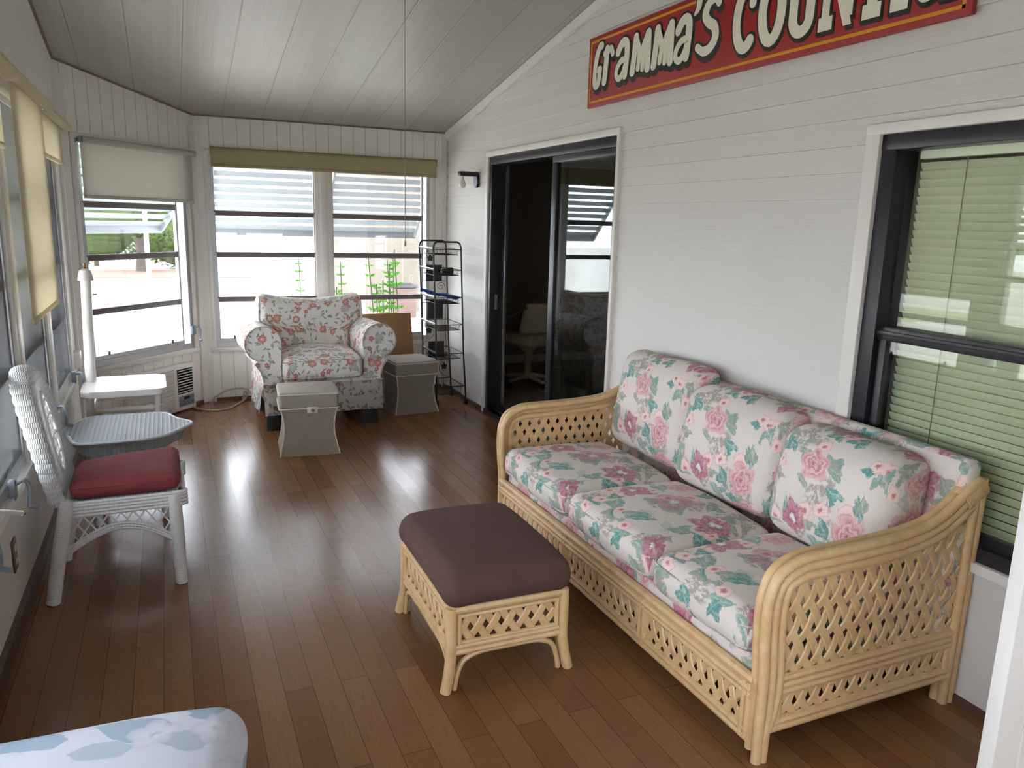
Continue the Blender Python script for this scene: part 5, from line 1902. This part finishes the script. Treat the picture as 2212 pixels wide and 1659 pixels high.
def awning(name, lab, org, u, width, zt, zb, reach, n=11, grp='louvred awnings outside the porch windows'):
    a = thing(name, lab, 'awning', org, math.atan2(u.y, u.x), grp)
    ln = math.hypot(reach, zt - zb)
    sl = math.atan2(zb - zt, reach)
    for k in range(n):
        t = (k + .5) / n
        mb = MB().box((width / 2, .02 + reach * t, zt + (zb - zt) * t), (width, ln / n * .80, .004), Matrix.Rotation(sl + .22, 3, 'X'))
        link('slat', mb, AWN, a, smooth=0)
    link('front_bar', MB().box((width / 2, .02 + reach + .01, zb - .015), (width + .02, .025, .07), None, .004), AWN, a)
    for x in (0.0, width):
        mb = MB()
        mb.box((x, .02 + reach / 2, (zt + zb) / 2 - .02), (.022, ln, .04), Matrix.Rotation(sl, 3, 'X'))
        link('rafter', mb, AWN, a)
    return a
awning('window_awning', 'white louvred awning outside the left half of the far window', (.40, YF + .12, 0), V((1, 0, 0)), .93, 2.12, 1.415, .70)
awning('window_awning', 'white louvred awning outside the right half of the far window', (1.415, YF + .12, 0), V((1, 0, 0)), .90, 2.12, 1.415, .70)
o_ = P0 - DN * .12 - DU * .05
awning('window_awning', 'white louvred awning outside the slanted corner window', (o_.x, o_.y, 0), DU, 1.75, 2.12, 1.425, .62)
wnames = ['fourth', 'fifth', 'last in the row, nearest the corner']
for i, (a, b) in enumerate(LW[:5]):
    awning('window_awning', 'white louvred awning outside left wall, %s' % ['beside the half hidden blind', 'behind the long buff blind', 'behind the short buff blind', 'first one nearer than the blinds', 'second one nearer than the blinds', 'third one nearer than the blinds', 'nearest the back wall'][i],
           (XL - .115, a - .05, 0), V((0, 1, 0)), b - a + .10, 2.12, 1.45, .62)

def leafy(name, lab, loc, hgt, n, mat, stemmat, rnd, grp=None, spread=.18):
    r = thing(name, lab, 'plant', loc, 0, grp)
    rg = random.Random(rnd)
    mb, ms = MB(), MB()
    for s_ in range(n):
        bx, by = rg.uniform(-spread, spread), rg.uniform(-spread, spread)
        h = hgt * rg.uniform(.65, 1.0)
        tx, ty = bx + rg.uniform(-.09, .09), by + rg.uniform(-.09, .09)
        P = catmull([(bx, by, 0), ((bx + tx) / 2 + .03, (by + ty) / 2, h * .5), (tx, ty, h)], 8)
        ms.tube(P, .006, 5)
        m = int(h / .026)
        for k in range(m):
            t = .25 + .75 * k / m
            p = P[min(len(P) - 1, int(t * (len(P) - 1)))]
            an = k * 2.4 + rg.uniform(-.4, .4)
            d_ = V((math.cos(an), math.sin(an), .35)).normalized()
            sz = .10 * (1.15 - .6 * t) * rg.uniform(.8, 1.2)
            nn = d_.cross(V((0, 0, 1))).normalized()
            ra = rg.uniform(.5, 1.3)
            nn = nn * math.cos(ra) + d_.cross(nn) * math.sin(ra)
            q = [p + d_ * .01, p + d_ * sz * .45 + nn * sz * .26, p + d_ * sz, p + d_ * sz * .45 - nn * sz * .26]
            mb.face([mb.b.verts.new(v) for v in q])
    link('foliage', mb, mat, r, smooth=0)
    link('stems', ms, stemmat, r)
    return r
LEAF1 = mat_leaf('bright_leaf', '#33601f', '#4d8232')
LEAF2 = mat_leaf('deep_leaf', '#3a4a2e', '#586842')
LEAF3 = mat_leaf('palm_leaf', '#33461f', '#4b5c2c')
STEM = plain('green_stem', '#3f4d28', .8)
leafy('shrub', 'leafy green shoots outside behind the left side of the far right pane', (1.56, 8.0, GZ), 1.76, 8, LEAF1, STEM, 3, 'shoots growing outside the far window', .12)
leafy('shrub', 'tall leafy green shoots outside near the right edge of the far window', (2.10, 8.05, GZ), 1.78, 9, LEAF1, STEM, 5, 'shoots growing outside the far window', .16)
leafy('shrub', 'pale short shoots outside behind the far left pane', (1.22, 8.3, GZ), 1.58, 4, LEAF1, STEM, 8, 'shoots growing outside the far window', .2)
def bush(name, lab, loc, rx_, ry_, rz_, rnd, mat, n=2600):
    r = thing(name, lab, 'bush', loc, 0, 'bushes across the yard')
    rg = random.Random(rnd)
    mb = MB()
    for k in range(n):
        d_ = V((rg.gauss(0, 1), rg.gauss(0, 1), rg.gauss(0, 1))).normalized()
        rr = rg.uniform(.72, 1.0) + .12 * math.sin(5 * d_.x + rnd) * math.cos(4 * d_.z)
        p = V((d_.x * rx_ * rr, d_.y * ry_ * rr, rz_ + d_.z * rz_ * rr))
        if p.z < 0:
            continue
        a = V((rg.gauss(0, 1), rg.gauss(0, 1), rg.gauss(0, 1))).normalized()
        b = a.cross(d_)
        if b.length < .1:
            continue
        b.normalize()
        sz = rg.uniform(.14, .26)
        q = [p, p + a * sz * .5 + b * sz * .28, p + a * sz, p + a * sz * .5 - b * sz * .28]
        mb.face([mb.b.verts.new(v) for v in q])
    N_ = 10
    mb.lathe([(max(.02, rx_ * .80 * math.sin(PI * k / N_)), rz_ * .92 - rz_ * .80 * math.cos(PI * k / N_)) for k in range(N_ + 1)], (0, 0, 0), 16)
    link('foliage', mb, mat, r, smooth=0)
    link('trunk', MB().tube([(0, 0, 0), (0, 0, rz_ * 1.2)], .09, 8), BROWNBASE, r)
    return r
bush('bush', 'broad dark green bush across the yard at the left of the slanted window', (-2.4, 33.0, GZ), 1.9, 1.4, 1.9, 1, LEAF2)
bush('bush', 'rounded green bush across the yard in the middle of the slanted window', (-.2, 36.2, GZ), 1.4, 1.2, 1.75, 2, LEAF2)
bush('bush', 'grassy light green bush across the yard at the right of the slanted window', (.6, 31.5, GZ), 1.2, 1.0, .75, 3, LEAF3, 1600)
bush('bush', 'tall dark tree crown across the yard beyond the other bushes', (-3.4, 44, GZ), 5.0, 2.0, 3.0, 4, LEAF2, 7000)
pm = thing('palm', 'spreading palm with arching fronds across the yard', 'palm', (-.8, 29.8, GZ))
link('trunk', MB().tube([(0, 0, 0), (.03, 0, .6), (0, 0, 1.15)], [.22, .17, .15], 10), plain('palm_bark', '#3a332c', .9, .15, 12), pm)
for k in range(11):
    a = 2 * PI * k / 11 + .2
    ln = 1.25
    mb = MB()
    def frond(t, b, a=a, ln=ln):
        r_ = ln * t
        z = 1.15 + .75 * math.sin(PI * t * .62) - .55 * t * t
        w_ = .17 * math.sin(PI * min(1, t * .95 + .05)) + .01
        c, s_ = math.cos(a), math.sin(a)
        o = (b - .5) * 2 * w_
        return V((c * r_ - s_ * o, s_ * r_ + c * o, z - abs(o) * .5))
    mb.sheet(frond, 10, 4)
    link('frond', mb, LEAF3, pm)

NH = plain('beige_panel', '#a78f80', .8, .05, 1.0)
nb = thing('neighbour_house', 'beige panelled neighbouring house beyond the far right pane', 'house', (5.95, 16.6, GZ))
gw = mat_board('beige_house_board', '#5c544c', '#675f56', .38, .8)
mb = MB().bb((-2.05, 0, 0), (5.0, 4, 3.6))
link('wall', mb, gw, nb, smooth=0, uvs=1.0)
link('roof', MB().bb((-2.4, -.4, 3.6), (5.3, 4.4, 3.75)), plain('roof_white', '#d8d4cc', .6), nb)
link('corner_post', MB().bb((-1.0, -.7, 0), (-.86, -.56, 3.6)), WHITE, nb)
bn = thing('waste_bin', 'brown waste bin outside beyond the far right pane', 'bin', (4.33, 15.3, GZ))
link('body', MB().bb((-.22, -.25, .06), (.24, .25, .66), .03), plain('bin_brown', '#4e3a33', .6), bn)
link('lid', MB().bb((-.24, -.27, .66), (.26, .27, .72), .02), BLACKF, bn)
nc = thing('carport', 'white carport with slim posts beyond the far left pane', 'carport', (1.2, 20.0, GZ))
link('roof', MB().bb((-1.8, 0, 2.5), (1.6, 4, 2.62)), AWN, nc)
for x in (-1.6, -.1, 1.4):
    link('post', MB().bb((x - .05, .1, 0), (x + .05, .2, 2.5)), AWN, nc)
